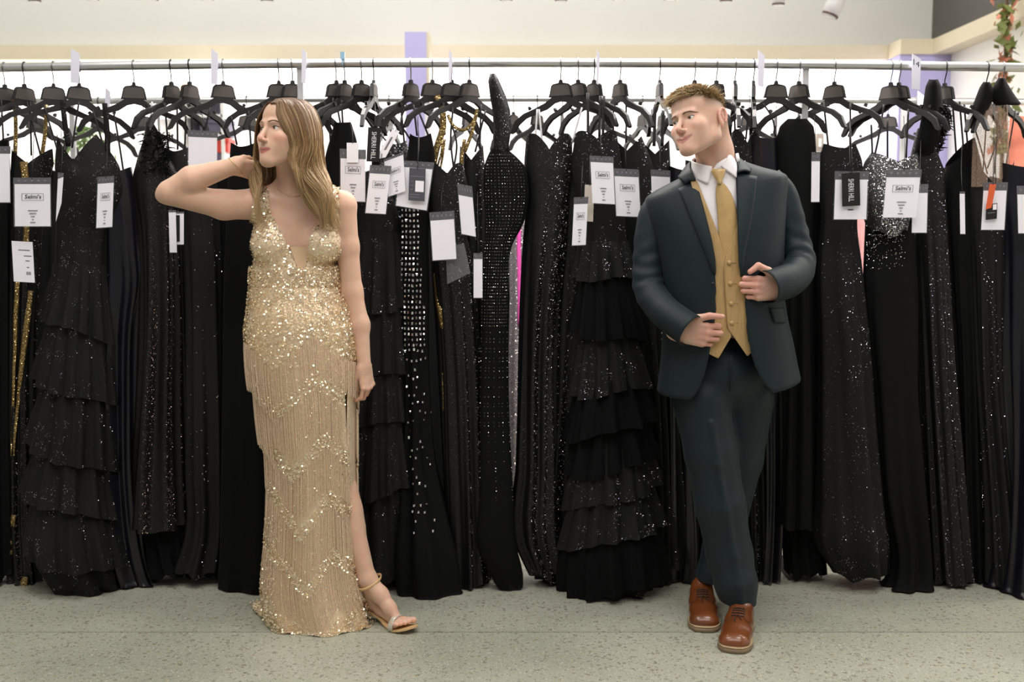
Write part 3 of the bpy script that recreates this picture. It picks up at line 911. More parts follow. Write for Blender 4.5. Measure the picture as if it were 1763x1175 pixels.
for k in range(5):
    mb = MB()
    nS = 215
    for i in range(nS):
        th = (i + rgF.uniform(-.4, .4))/nS*2*math.pi - math.pi
        p0 = surf(th, 600 + k*90); xpx = float(proj([p0])[0][0])
        y0 = float(band_y(k, xpx))
        p0 = surf(th, y0); xpx = float(proj([p0])[0][0]); y0 = float(band_y(k, xpx))
        edge = np.interp(y0 + 40, EDGE[:, 0], EDGE[:, 1]) if y0 > 640 else 999
        if math.sin(th) > .05 and xpx > edge - 2: 
            if not (k < 1): continue
        if k >= 3 and math.cos(th) > .75 and math.sin(th) < .3: continue
        if k == 4 and math.sin(th) < -.2: continue
        side = abs(math.cos(th))
        L = TIER_LEN[k][0] + rgF.uniform(-3, 3)
        if k == 0 and math.cos(th) < -.7: L = 84 - 14*0 + rgF.uniform(-3, 3)
        y1 = y0 + L
        if k < 4 and xpx > 466 and math.sin(th) > 0: y1 = min(y1, float(band_y(k+1, xpx)) - 20 + rgF.uniform(-3, 3))
        if k == 4: y1 = min(y1, 1092 - abs(xpx-543)*.55 + rgF.uniform(-4, 4))
        if y1 < y0 + 12: continue
        pts = []
        prev = None
        for t in np.linspace(0, 1, 7):
            py = min(y0 + (y1-y0)*t, 1104)
            sp = surf(th, py)
            if prev is not None:      # hangs straight where the cloth falls away
                cxl = CACHE[.007][int(np.clip((py-448)/9, 0, len(zs_rows)-1))].mean(0)
                d0 = np.hypot(prev[0]-cxl[0], prev[1]-YG); d1 = np.hypot(sp[0]-cxl[0], sp[1]-YG)
                if d1 < d0 - .0005: sp = np.array([prev[0]*.85 + sp[0]*.15, prev[1]*.85 + sp[1]*.15, sp[2]])
            prev = sp
            pts.append(sp)
        pts = np.array(pts); pts[1:, :2] += rgF.randn(2)*.0009
        mb.tube(pts, [.0014]*6 + [.0011], 3, False)
    o = mb.obj('fringe_tier', M_FRINGE, gown, loc=None); tag(o, kind='stuff')
# paillettes: large sequins over bodice, hips, chevron bands and hem
DC, DN, DR = [], [], []
def disc(c, n, r): DC.append(c); DN.append(n); DR.append(r)
ids = rgF.choice(len(bv), 3600)
for i in ids:
    n = Vn[used[i]] + rgF.randn(3)*.38
    disc(bv[i] + Vn[used[i]]*.0022 + rgF.randn(3)*.0012, n, rgF.uniform(.0018, .0042))
for i in range(260): disc(TRAIN[rgF.randint(len(TRAIN))] + rgF.randn(3)*.006 + (0, -.002, .006), np.array([-.3, -.6, .7]) + rgF.randn(3)*.4, rgF.uniform(.0018, .0038))
def skirt_pt(th, py):
    g = CACHE[.007]; p = surf(th, py)
    nrm = np.array([math.cos(th), -math.sin(th), .12]); return p, nrm
for i in range(30000):
    th = rgF.uniform(math.radians(-30), math.radians(205)) if rgF.rand() < .86 else rgF.uniform(-math.pi, math.pi)
    py = rgF.uniform(460, 1108)
    p, nrm = skirt_pt(th, py); x = float(proj([p])[0][0])
    if py > 660 and math.sin(th) > 0 and x > np.interp(py, EDGE[:, 0], EDGE[:, 1]) + 1: continue
    if py > 870 and math.sin(th) <= .05 and math.cos(th) > 0: continue
    inband = py < band_y(0, x) - 2
    for k in range(1, 5):
        yb = band_y(k, x); inband |= (yb - 26 < py < yb + 3)
    inband |= py > 1092 - abs(x - 543)*.55
    if abs(x - 540) > 66 and py > 900: inband |= rgF.rand() < .35
    if not inband and rgF.rand() > .03: continue
    disc(p + nrm*.003*rgF.rand(), nrm + rgF.randn(3)*.40, rgF.uniform(.0017, .0038))
DC, DN, DR = np.array(DC), np.array(DN), np.array(DR)
DN /= np.linalg.norm(DN, axis=1)[:, None]; da = np.cross(DN, [.31, .77, .55]); da /= np.linalg.norm(da, axis=1)[:, None]; dbb = np.cross(DN, da)
an = np.arange(6)*math.pi/3
dv = DC[:, None] + DR[:, None, None]*(np.cos(an)[None, :, None]*da[:, None] + np.sin(an)[None, :, None]*dbb[:, None])
df_ = (np.arange(len(DC))[:, None, None]*6 + np.array([[0, 1, 2, 3], [0, 3, 4, 5]])[None]).reshape(-1, 4)
o = mesh_obj('paillettes', dv.reshape(-1, 3), df_, M_PAIL, gown, False); tag(o, kind='stuff')

# ------------------------------------------------------------------ hair
GUIDES = [
 [(471,180,3.712),(477,196,3.690),(487,218,3.680),(497,240,3.688),(502,255,3.694),(496,268,3.695),(500,287,3.690),(515,310,3.688),(527,336,3.690),(537,362,3.695),(551,391,3.700)],
 [(480,177,3.712),(497,195,3.682),(509,225,3.671),(513,252,3.678),(508,276,3.682),(516,302,3.678),(532,330,3.682),(541,360,3.690),(556,399,3.695)],
 [(492,174,3.722),(517,190,3.690),(528,225,3.680),(531,258,3.683),(527,285,3.685),(537,310,3.682),(553,336,3.686),(558,365,3.692),(568,393,3.695)],
 [(505,173,3.750),(532,186,3.722),(543,220,3.715),(546,258,3.713),(544,288,3.712),(553,314,3.708),(566,340,3.710),(573,366,3.712),(583,399,3.715)],
 [(513,174,3.790),(538,186,3.790),(551,216,3.790),(554,255,3.790),(554,285,3.783),(561,310,3.768),(571,335,3.752),(578,360,3.745),(585,391,3.738)],
 [(516,177,3.820),(538,192,3.850),(549,227,3.872),(551,270,3.880),(550,310,3.885),(557,345,3.880),(562,380,3.880)],
 [(503,178,3.835),(512,197,3.878),(516,240,3.898),(517,290,3.908),(515,340,3.918),(517,385,3.920)],
 [(490,179,3.825),(478,202,3.875),(470,245,3.890),(466,290,3.895),(462,340,3.895),(462,380,3.895)],
 [(476,179,3.800),(456,197,3.830),(447,232,3.848),(446,270,3.848),(441,310,3.815),(438,345,3.780),(446,382,3.745)],
 [(472,180,3.760),(451,191,3.775),(443,215,3.795),(441,250,3.812),(438,285,3.810),(434,320,3.785),(438,355,3.752),(452,388,3.722)],
 [(469,181,3.732),(452,189,3.738),(444,206,3.752),(440,235,3.778),(441,272,3.795),(447,303,3.775),(446,338,3.748),(456,376,3.718)]]
GW = [[np.array(P(*p)) for p in g] for g in GUIDES]
def scalp_pt(x, y, off=.003):
    h = hl_bvh.ray_cast(Vector((x*HG, y*HG, .3)), Vector((0, 0, -1)))
    return (np.array(h[0] + h[1]*off) @ M_W[:3, :3].T + M_W[:3, 3])
for i, s in ((0, -.074), (1, -.058), (2, -.035), (3, -.005), (4, .030), (5, .060), (6, .080), (7, .070), (8, .030), (9, -.030), (10, -.070)):
    sx = .0015 if i < 6 else -.0015
    GW[i][0] = scalp_pt(sx, s)
    GW[i].insert(1, scalp_pt(.022 if i < 6 else -.022, s + .004, .005))
rgH = np.random.RandomState(4)
LL, TT, II = [], [], []
for a, b, n, jit, cl, wv in ((0, 4, 2800, .0026, 30, .0125), (4, 8, 900, .005, 20, .008), (7, 10, 1100, .003, 16, .009)):
    L, t, i, c = hair_lines(GW[a:b+1], n, 34, jit, rgH, cl, wv)
    LL.append(L); TT.append(t); II.append(np.repeat(.65*i + .35*rgH.rand(cl)[c], 34).reshape(n, 34))
LL, TT, II = np.concatenate(LL), np.concatenate(TT), np.concatenate(II)
RR = .00105*rgH.uniform(.7, 1.3, (len(LL), 1))*np.where(TT > .7, np.maximum(.1, (1-TT)/.3), 1.)
VH, FH_ = tubes3(LL, RR)
hair = mesh_obj('hair', VH, FH_, mat('hair_balayage', (.2, .13, .08), .38, spec=.45, attr=True), W); tag(hair, kind='stuff')
hair['label'] = 'long wavy brown hair fading to blond'
TT, II = np.repeat(TT.ravel(), 3), np.repeat(II.ravel(), 3)
root, mid, tip, hi = [np.array(srgb(*c)) for c in ((104, 76, 54), (142, 108, 74), (178, 146, 102), (214, 184, 138))]
k1 = np.clip(TT*2.4, 0, 1)[:, None]; k2 = np.clip(TT*1.8-.6, 0, 1)[:, None]
hc = root*(1-k1) + mid*k1; hc = hc*(1-k2) + tip*k2
hl = np.clip((II - .60)*5, 0, 1)[:, None]*np.clip(TT*3.5, 0, .8)[:, None]; hc = hc*(1-hl) + hi*hl
dk = np.clip((.34 - II)*5, 0, 1)[:, None]; hc = hc*(1 - dk*.45)
set_color(hair, hc)
# scalp under the hair
ql = Vl/HG
scalp = (np.linalg.norm(Vl, axis=1) < .16) & (ql[:, 2] > -.06) & ((ql[:, 1] > -.01) | (ql[:, 2] > .084) | ((np.abs(ql[:, 0]) > .062) & (ql[:, 2] > .03)))
scalp &= ~((ql[:, 2] < -.02) & (ql[:, 1] < .05))
col[scalp] = root*.8
body.data.color_attributes['pigment'].data.foreach_set('color', np.c_[col, np.ones(len(col))].ravel())

# ------------------------------------------------------------------ jewellery and sandals
M_GCHAIN = mat('gold_chain', srgb(226, 186, 110), .25, .9, noise=(200, .1))
wr = q(399, 287, 3.756); fd = q(405, 285, 3.775) - q(345, 305, 3.75); fd /= np.linalg.norm(fd); fa = np.cross(fd, (0, 0, 1.)); fa /= np.linalg.norm(fa); fb = np.cross(fa, fd)
v, f = tube_geo([wr + (fb*math.cos(t)*.0315 + fa*math.sin(t)*.0305) + fd*(.012 - .012*math.cos(t)) for t in np.linspace(0, 2*math.pi, 40)], .0011, 6)
mesh_obj('bracelet', v, f, M_GCHAIN, W)
nk = drape([[(478 + (530-478)*t, 322 + 17*math.sin(t*math.pi*.8 + .2)) for t in np.linspace(0, 1, 20)]], .0012, W_BVH)[0]
v, f = tube_geo(nk, .0007, 5); mesh_obj('necklace', v, f, M_GCHAIN, W)
M_STRAP = mat('sandal_nude', srgb(222, 184, 132), .45, noise=(60, .05))
M_GLIT = sequin_mat('sandal_glitter', srgb(205, 200, 190), (.95, .93, .9), 700, .8, .2, .4, .6)
sand = empty('sandal', q(660, 1080, 3.74)); attach(sand, W)
sole = []
for c, w in (((-.500, 3.824, .040), .012), ((-.488, 3.812, .039), .022), ((-.447, 3.783, .024), .019), ((-.415, 3.745, .011), .026), ((-.384, 3.716, .0075), .038), ((-.357, 3.697, .014), .038), ((-.336, 3.684, .021), .030), ((-.320, 3.675, .027), .010)):
    c = np.array(c); sole.append([c - FWX*w, c + FWX*w, c + FWX*w + (0, 0, -.006), c - FWX*w + (0, 0, -.006)])
v, f = loft_geo(sole, True, True, True); mesh_obj('sole', v, f, M_STRAP, sand, False)
hp = np.array([-.490, 3.816, .037]); gz0 = np.array([-.488, 3.814, 0.0])
v, f = tube_geo([hp, hp*.6 + gz0*.4, gz0*.9 + hp*.1, gz0], [.016, .0075, .006, .007], 10); mesh_obj('heel', v, f, M_GLIT, sand)
sg = []
for u in np.linspace(-1, 1, 5):
    row = []
    for t in np.linspace(0, math.pi, 18):
        row.append(BALL + FAX*(.010*u - .002) + FWX*(.0395*-math.cos(t)) + np.array([0, 0, -.018 + .0400*math.sin(t)**.7]))
    sg.append(row)
sheet_obj('toe_strap', np.array(sg), M_GLIT, sand, .0025)
ank = q(637, 1003, 3.775)
sg = [[ank + np.array([.0385*math.cos(t), .0400*math.sin(t), .019*math.cos(t) + .006*math.sin(t) + h]) for t in np.linspace(0, 2*math.pi, 34)] for h in (-.005, 0, .005)]
sheet_obj('ankle_strap', np.array(sg), M_STRAP, sand, .002)
# ================================================================== the man in the dark teal suit
YM = 3.87
MAN = empty('person', (P(1250, 1000, YM).x, YM - .1, 0), 'man in a dark teal suit with gold vest and tie holding his jacket', 'person')
m_ = lambda x, y, Y: np.array(P(x, y, Y))
S = SDF()
HGM = .985
M_M = rigid(rot('Y', -19.2) @ rot('Z', -45.3) @ rot('X', -15), (.610, 3.78, 1.691))
head_sdf(S, M_M, True, HGM, 1.9)
S.chain([m_(1222, 215, 3.815), m_(1230, 262, 3.845), m_(1238, 320, 3.87)], [.058, .060, .066], .02)
S.cone(m_(1206, 262, 3.80), m_(1230, 300, 3.81), .016, .012, .02)
S.chain([m_(1150, 372, 3.88), m_(1238, 340, 3.89), m_(1325, 345, 3.88)], [.03, .05, .03], .02)
S.ell(m_(1238, 440, 3.89), (.14, .065, .20), .03)
S.ell(m_(1245, 600, 3.89), (.13, .07, .16), .04)
S.chain([m_(1142, 360, 3.875), m_(1119, 400, 3.865), m_(1115, 450, 3.85), m_(1117, 495, 3.825), m_(1135, 527, 3.785), m_(1156, 549, 3.752), m_(1168, 572, 3.728)], [.035, .032, .030, .028, .024, .019, .019], .01)
S.chain([m_(1330, 330, 3.875), m_(1357, 365, 3.865), m_(1370, 415, 3.85), m_(1377, 455, 3.82), m_(1366, 478, 3.775), m_(1354, 492, 3.748), m_(1346, 500, 3.728)], [.035, .032, .030, .028, .024, .019, .019], .01)
S.chain([m_(1215, 660, 3.86), m_(1240, 860, 3.80), m_(1272, 1060, 3.80)], [.07, .05, .035], .02)
S.chain([m_(1285, 660, 3.92), m_(1260, 860, 3.95), m_(1226, 1030, 3.97)], [.07, .05, .035], .02)
Rr = np.stack([(0.05, -.15, .99), (.99, -.10, .02), (0, 0, 0)], 1).astype(float)
def hand_axes(d, up):
    d = np.array(d, float); d /= np.linalg.norm(d); up = np.array(up, float); up -= d*(up@d); up /= np.linalg.norm(up)
    n = np.cross(d, up)
    if n[1] > 0: n = -n
    return np.stack([up, d, n], 1)
HR = rigid(hand_axes((1, -.24, -.10), (.05, -.05, 1)), m_(1168, 572, 3.724))
hand_sdf(S, HR, [(26, 92, 55), (30, 94, 55), (34, 96, 55), (38, 96, 50)], [(0, 0, 0), (.050, .056, .004), (.062, .090, .008), (.064, .128, .008)], 1.06, (2, 0, -2, -4), 1.08, .012)
HL = rigid(hand_axes((-1, -.24, .08), (-.06, -.05, 1)), m_(1346, 500, 3.724))
hand_sdf(S, HL, [(22, 90, 55), (24, 92, 55), (28, 96, 55), (34, 96, 50)], [(0, 0, 0), (.056, .054, .004), (.070, .092, .010), (.050, .116, .008)], 1.06, (-3, -2, -2, -2), 1.08, .012)
XM = lambda px, Y=3.78: P(px, 600, Y).x
mc = M_M[:3, 3]
gx = zones(XM(1080), .007, mc[0] - .135, .0024, XM(1338, 3.69), .007, XM(1415))
gy = zones(3.625, .0025, 3.86, .006, 4.03)
gz = zones(.10, .010, PZ(625, 3.69), .0025, PZ(440, 3.69), .008, PZ(300, 3.8), .0024, mc[2] + .14)
V, Fq = largest(*S.mesh([gx, gy, gz]))
V = relax(V, Fq, 2, .4)
mbody = mesh_obj('body', V, Fq, M_SKIN_M, MAN)
Vl = (V - M_M[:3, 3]) @ M_M[:3, :3]
base = (.68, .445, .345)
colM = np.tile(np.array(base), (len(V), 1))
hd = np.linalg.norm(Vl, axis=1) < .15
colM[hd] = head_paint(Vl[hd], HGM, base, (.50, .22, .19), (.66, .32, .27), lid=(.60, .38, .30), bl=.22, smile=1.9, mw=.0285)
for H in (HR, HL):
    l = (V - H[:3, 3]) @ H[:3, :3]
    k = (np.linalg.norm(l - np.array([0, .08, -.01]), axis=1) < .095)*np.clip((l[:, 1] - .05)/.05, 0, 1)*.6
    colM = colM*(1-k[:, None]) + np.array((.68, .33, .27))*k[:, None]
# clipped sides: short stubble colours the scalp, fading out above the ear
qm = Vl/HGM
hair_c = np.array(srgb(98, 72, 50))
ss = lambda x, a, b: np.clip((x-a)/(b-a), 0, 1)**2*(3 - 2*np.clip((x-a)/(b-a), 0, 1))
side = ss(qm[:, 1], -.060, -.030)*ss(qm[:, 2], .012, .062)
side = np.maximum(side, ss(qm[:, 1], .022, .050)*ss(qm[:, 2], -.075, .02)*.85)
side = np.maximum(side, ss(qm[:, 2], .064, .078))
side *= (np.linalg.norm(Vl, axis=1) < .16)*(np.abs(qm[:, 0]) < .0810)*.85
colM = colM*(1-side[:, None]) + hair_c*side[:, None]
set_color(mbody, colM)
sel = hd[Fq].all(1)
m_bvh = BVHTree.FromPolygons([Vector(p) for p in Vl], Fq[sel].tolist())
add_eyes(MAN, M_M, HGM, -14, -4, (.10, .085, .06), True)
add_brows(MAN, M_M, HGM, m_bvh, srgb(118, 90, 64), .72, .0150, .003)
# textured crop, brushed forward
rg = np.random.RandomState(9)
lines, shade = [], []
for i in range(5200):
    d0 = rg.normal(0, 1, 3); d0[2] = abs(d0[2]); d0 /= np.linalg.norm(d0)
    o0 = np.array([0, .010, .030])*HGM
    h = m_bvh.ray_cast(Vector(o0 + d0*.3), Vector(-d0))
    if h[0] is None: continue
    p = np.array(h[0]); n = np.array(h[1]); q0 = p/HGM
    zl = np.interp(q0[1], (-.075, -.05, 0, .06, .1), (.074, .068, .062, .050, .030))
    if q0[2] < zl or q0[1] < -.080: continue
    front = np.clip((.0 - q0[1])/.075, 0, 1); edge = np.clip((q0[2] - zl)/.02, 0, 1)
    L = (.030 + .016*front)*rg.uniform(.8, 1.2)*(.45 + .55*edge)
    if q0[1] < -.058: L = .034*rg.uniform(.8, 1.2)
    tw = rg.normal(0, .45)
    d = n*(.62 - .30*front) + np.array([tw - .25*front, -.80, .18 + rg.normal(0, .28)]); d /= np.linalg.norm(d)
    cu = np.array([-.25*front + rg.normal(0, .6), -.10 + rg.normal(0, .3), -.30 - .55*front])
    s = np.linspace(0, 1, 7)[:, None]
    lines.append(p - n*.002 + (d*s + cu*s*s*.6)*L); shade.append(rg.rand())
lines = np.array(lines); shade = np.array(shade)
VH, FHm = tubes3(lines, .00115*rg.uniform(.7, 1.3, (len(lines), 1))*np.array([1, 1, .95, .85, .65, .4, .1])[None])
cc = np.array(srgb(120, 94, 62))[None]*(1-shade[:, None]) + np.array(srgb(204, 178, 130))[None]*shade[:, None]
cc = (cc[:, None, :]*np.linspace(.7, 1.15, 7)[None, :, None]).reshape(-1, 3)
VH = VH @ M_M[:3, :3].T + M_M[:3, 3]
o = mesh_obj('hair', VH, FHm, mat('hair_sandy', (.2, .14, .08), .45, spec=.4, attr=True), MAN); set_color(o, np.repeat(cc, 3, 0)); tag(o, kind='stuff'); o['label'] = 'short sandy hair brushed forward, sides clipped'

# ------------------------------------------------------------------ suit
M_SUIT = mat('suit_teal', srgb(13, 29, 34), .58, spec=.32, sheen=.04, noise=(250, .10, (1, 1, .3)), bump=(1400, .08))
M_SLINE = mat('suit_lining', srgb(14, 18, 21), .6, noise=(40, .1))
M_VEST = mat('vest_gold', srgb(178, 146, 96), .42, spec=.5, sheen=.2, noise=(140, .14, (3, 3, .15)), bump=(500, .15, (3, 3, .2)))
M_TIE = mat('tie_gold', srgb(184, 152, 98), .34, spec=.55, sheen=.3, noise=(60, .05))
M_SHIRT = mat('shirt_white', srgb(240, 236, 240), .65, noise=(30, .02))
# shirt front
def front_Y(px, df, c=1243., hw=125.):
    return YM - df*math.sqrt(max(.05, 1 - ((px - c)/hw)**2))
def panel(xs, ytop, ybot, dft, n=26, c=1243., hw=125., lift=None):
    g = []
    for t in np.linspace(0, 1, n):
        row = []
        for x in xs:
            y = np.interp(x, *zip(*ytop))*(1-t) + np.interp(x, *zip(*ybot))*t
            d = float(np.interp(y, *zip(*dft)))
            if lift: d += lift(x, y)
            row.append(P(x, y, front_Y(x, d, c, hw)))
        g.append(row)
    return np.array(g)
shirt = empty('shirt', MAN.location); attach(shirt, MAN)
SD = [(280, .078), (300, .088), (350, .108), (400, .118), (450, .122), (620, .12)]
o = sheet_obj('shirt_front', panel(np.linspace(1192, 1276, 22), [(1192, 312), (1226, 290), (1245, 290), (1262, 300), (1276, 312)], [(1192, 460), (1276, 460)], SD), M_SHIRT, shirt, .002)
pl = panel(np.linspace(1239, 1246, 4), [(1239, 305), (1246, 305)], [(1239, 440), (1246, 440)], [(a, b + .003) for a, b in SD])
sheet_obj('placket', pl, M_SHIRT, shirt, .001)
# collar: stand and two leaves
cst = []
for t in np.linspace(0, 1, 28):
    a = math.radians(-100 + 380*t*.947)
for k in range(3):
    row = []
    for t in np.linspace(0, 1, 40):
        a = math.radians(-78 - 324*t) 
        c0 = np.array([P(1238, 290, 3.85).x, 3.852, 0]); zc = PZ(292, 3.85)
        rr = (.070 - .003*k)
        tilt = math.sin(a)*-.012 + math.cos(a)*.035
        row.append(c0 + np.array([rr*math.cos(a)*.98, rr*math.sin(a), zc + tilt - .012 + .014*k]))
    cst.append(row)
sheet_obj('collar_stand', np.array(cst), M_SHIRT, shirt, .0025)
def leaf(top, bot, Ya, Yb, nm):
    n = 10; g = []
    T = spline([P(*p) for p in top], 14); B = spline([P(*p) for p in bot], 14)
    for t in np.linspace(0, 1, n):
        r = T*(1-t) + B*t
        r = r + np.array([0, -.003*math.sin(math.pi*t), 0]); g.append(r)
    sheet_obj(nm, np.array(g), M_SHIRT, shirt, .003)
leaf([(1226, 287, 3.783), (1212, 284, 3.785), (1198, 280, 3.80), (1191, 277, 3.83), (1196, 270, 3.89)], [(1219.5, 317, 3.768), (1210, 313, 3.772), (1199, 309, 3.785), (1192, 300, 3.82), (1192, 285, 3.90)], 0, 0, 'collar_leaf')
leaf([(1241, 287, 3.783), (1248, 278, 3.785), (1255, 265, 3.80), (1257, 263, 3.825)], [(1268, 306, 3.768), (1268.5, 295, 3.775), (1268, 284, 3.79), (1265, 276, 3.825)], 0, 0, 'collar_leaf')
# tie
tie = empty('tie', MAN.location); attach(tie, MAN)
def blade(rows, dft, nm, n=9, bulge=.006):
    g = []
    for y, a, b in rows:
        g.append([P(a + (b-a)*t, y, front_Y(a + (b-a)*t, float(np.interp(y, *zip(*dft)))) - bulge*math.sin(math.pi*t)) for t in np.linspace(0, 1, n)])
    return sheet_obj(nm, np.array(g), M_TIE, tie, .004)
TD = [(285, .090), (300, .098), (314, .104), (350, .118), (400, .1275), (460, .130)]
ks = []
for y, a, b in ((291, 1226, 1248), (296, 1224.5, 1248.5), (302, 1228, 1247), (308, 1232, 1244.5), (313, 1235, 1242.5), (317, 1236, 1242)):
    ks.append((y, a, b))
blade(ks, [(a, b + .006) for a, b in TD], 'knot', 11, .009)
rowsT = [(310, 1236, 1242), (316, 1235, 1245), (322, 1233.5, 1251), (332, 1232.5, 1257.5), (345, 1233, 1263), (360, 1234.5, 1267.5), (380, 1236, 1270.5), (405, 1237, 1272), (430, 1237, 1272), (455, 1238, 1271)]
rr = []
for i in range(len(rowsT)-1):
    for t in np.linspace(0, 1, 4)[:-1]: rr.append(tuple(np.array(rowsT[i])*(1-t) + np.array(rowsT[i+1])*t))
blade(rr + [rowsT[-1]], TD, 'blade', 13, .008)
# vest
vest = empty('vest', MAN.location); attach(vest, MAN)
VD = [(300, .098), (350, .121), (400, .133), (450, .139), (500, .141), (560, .141), (620, .139)]
EL = [(270, 1184), (287, 1190), (309, 1197), (360, 1211), (413, 1224.5), (447, 1230.5), (490, 1233), (540, 1234), (580, 1229), (610, 1222), (640, 1215), (666, 1206), (682, 1197), (692, 1188)]
ER = [(260, 1266), (279, 1267), (306, 1268), (400, 1271), (455, 1273), (500, 1282), (546, 1284), (564, 1285), (610, 1292), (644, 1305), (662, 1315), (676, 1330)]
def vest_panel(ys, fa, fb, off):
    g = []
    for y in ys:
        a, b = fa(y), fb(y); g.append([P(a + (b-a)*u, y, front_Y(a + (b-a)*u, float(np.interp(y, *zip(*VD))) + off)) for u in np.linspace(0, 1, 22)])
    sheet_obj('vest_panel', np.array(g), M_VEST, vest, .003)
ip = lambda y, t: float(np.interp(y, *zip(*t)))
vest_panel(np.linspace(311, 617, 60), lambda y: ip(y, EL) - 9 if y < 597 else ip(y, [(597, 1216), (606, 1214), (617, 1235)]), lambda y: ip(y, [(311, 1200), (313, 1201), (404, 1237), (440, 1247), (470, 1258), (578, 1260), (617, 1237)]), 0)
vest_panel(np.linspace(364, 613, 56), lambda y: ip(y, [(364, 1275), (386, 1270), (410, 1262), (441, 1250), (458, 1247), (500, 1248), (549, 1251), (565, 1252.5), (613, 1286)]), lambda y: ip(y, ER) + 7 if y < 590 else ip(y, [(590, 1296), (606, 1294), (613, 1288)]), .004)
for x, y in ((1255.6, 452.6), (1257.4, 488.4), (1259, 523), (1260, 556.5)):
    c = m_(x, y, front_Y(x, .1480)); s = SDF().ell((0, 0, 0), (.0078, .0045, .0078))
    v, f = loft_geo([[c + np.array([r*math.cos(a), -h, r*math.sin(a)]) for a in np.arange(14)*2*math.pi/14] for r, h in ((.0076, -.004), (.0078, 0), (.0066, .003), (.0038, .0046), (.0006, .005))], True, True, True)
    mesh_obj('button', v, f, M_VEST, vest)
    v, f = tube_geo([c + (.008, .0025, 0), c + (.022, .003, -.001)], .0008, 5); mesh_obj('buttonhole', v, f, mat('thread_gold', srgb(150, 118, 70), .6, noise=(90, .1)), vest)
v, f = tube_geo([P(x, y, front_Y(x, float(np.interp(y, *zip(*VD))) + .0062)) for x, y in ((1247, 458), (1248, 500), (1251, 549), (1252.5, 565))], .0012, 5)
mesh_obj('seam', v, f, MATS['thread_gold'], vest)

# jacket torso: rings with an open front
jk = empty('jacket', MAN.location); attach(jk, MAN)
JR = np.array([  # left py, right py, xl, xr, front, back, sag
 (296, 268, 1186, 1266, .040, .055, 0), (306, 277, 1172, 1280, .060, .068, 0), (318, 288, 1148, 1312, .082, .085, 0), (332, 297, 1123, 1345, .094, .098, 0), (345, 308, 1111, 1355, .104, .108, 0),
 (372, 338, 1113, 1353, .122, .118, 0), (408, 380, 1124, 1350, .140, .125, 0), (450, 432, 1133, 1347, .149, .126, 0), (500, 488, 1139, 1346, .151, .124, 0), (550, 538, 1141, 1351, .151, .124, 1),
 (600, 588, 1140, 1362, .154, .128, 5), (640, 622, 1136, 1369, .159, .132, 14), (674, 648, 1132, 1375, .164, .135, 25)])
ii = np.linspace(0, len(JR)-1, 60)
JT = cr(np.arange(len(JR)), JR, ii)
def torso_ring(r, n=90, out=0):
    pl, pr, xl, xr, df, db, sag = r
    X0, X1 = P(xl, pl, YM).x, P(xr, pr, YM).x; cx, hw = (X0+X1)/2, (X1-X0)/2 + out
    def ppy(th):
        u = (math.cos(th) + 1)/2
        return pl + (pr-pl)*u + (sag*math.sin(th) if math.sin(th) > 0 else 0)
    def pt(th):
        c, s = math.cos(th), math.sin(th)
        x = cx + hw*math.copysign(abs(c)**.85, c); y = YM - ((df if s > 0 else db) + out)*math.copysign(abs(s)**.75, s)
        return np.array([x, y, PZ(ppy(th), y if s > 0 else YM)])
    ths = np.radians(np.linspace(2, 178, 177)); pts = np.array([pt(t) for t in ths]); pp = proj(pts)
    el = np.interp(pp[:, 1], *zip(*EL)); er = np.interp(pp[:, 1], *zip(*ER))
    tl = ths[np.argmax(pp[:, 0] < el)]          # leftwards from the left front edge
    tr = ths[len(ths)-1-np.argmax((pp[:, 0] > er)[::-1])]
    return np.array([pt(t) for t in np.linspace(tl, tr + 2*math.pi, n)])
rings = np.array([torso_ring(r) for r in JT])
v, f = loft_geo(rings, closed=False)
o = mesh_obj('jacket_torso', v, f, M_SUIT, jk); solid(o, .004, -1); o.data.materials.append(M_SLINE); o.modifiers['thickness'].material_offset = 1
J_BVH = BVHTree.FromPolygons([Vector(p) for p in v], f)
# sleeves
def sleeve(pts, rad, folds, nm, flatv, flatr, seed):
    P_ = spline(pts, 64); R_ = cr(np.linspace(0, 1, len(rad)), rad, np.linspace(0, 1, 64))
    pts_, t, ns, bs = frames(P_)
    n = 40; rg = np.random.RandomState(seed); rings = []
    for i in range(64):
        s = i/63
        row = []
        for j in range(n):
            a = 2*math.pi*j/n
            d = math.cos(a)*ns[i] + math.sin(a)*bs[i]
            w = 1.0
            for (s0, wd, amp, fr, ph, ax) in folds:
                w += amp*math.exp(-((s-s0)/wd)**2)*math.sin(fr*s + ph + ax*math.cos(a - ph))
            off = d*R_[i]*w
            fv = np.array(flatv, float); fv /= np.linalg.norm(fv); off = off - fv*(off@fv)*(1-flatr)*(1 - min(1, max(0, (s-.6)/.3)))
            row.append(P_[i] + off)
        rings.append(row)
    v, f = loft_geo(rings, True)
    o = mesh_obj(nm, v, f, M_SUIT, jk); solid(o, .003, -1); o.data.materials.append(M_SLINE); o.modifiers['thickness'].material_offset = 1
    return o
FO = [(.52, .12, .062, 70, 0.4, 4.0), (.40, .10, .038, 52, 2.0, 3.2), (.72, .14, .022, 34, 1.0, 3.0)]
sleeve([m_(1142, 336, 3.875), m_(1127, 358, 3.872), m_(1119, 400, 3.865), m_(1115, 450, 3.85), m_(1117, 495, 3.825), m_(1135, 527, 3.775), m_(1162, 551, 3.725), m_(1189, 570, 3.690)],
       [.030, .046, .050, .049, .052, .053, .054, .056], FO, 'sleeve', (0, 1, 0), .86, 1)
sleeve([m_(1330, 300, 3.875), m_(1346, 325, 3.872), m_(1357, 365, 3.865), m_(1370, 415, 3.85), m_(1377, 455, 3.82), m_(1366, 478, 3.77), m_(1345, 488, 3.725), m_(1319, 496, 3.690)],
       [.026, .044, .049, .048, .052, .055, .056, .057], FO, 'sleeve', (0, 1, 0), .86, 2)
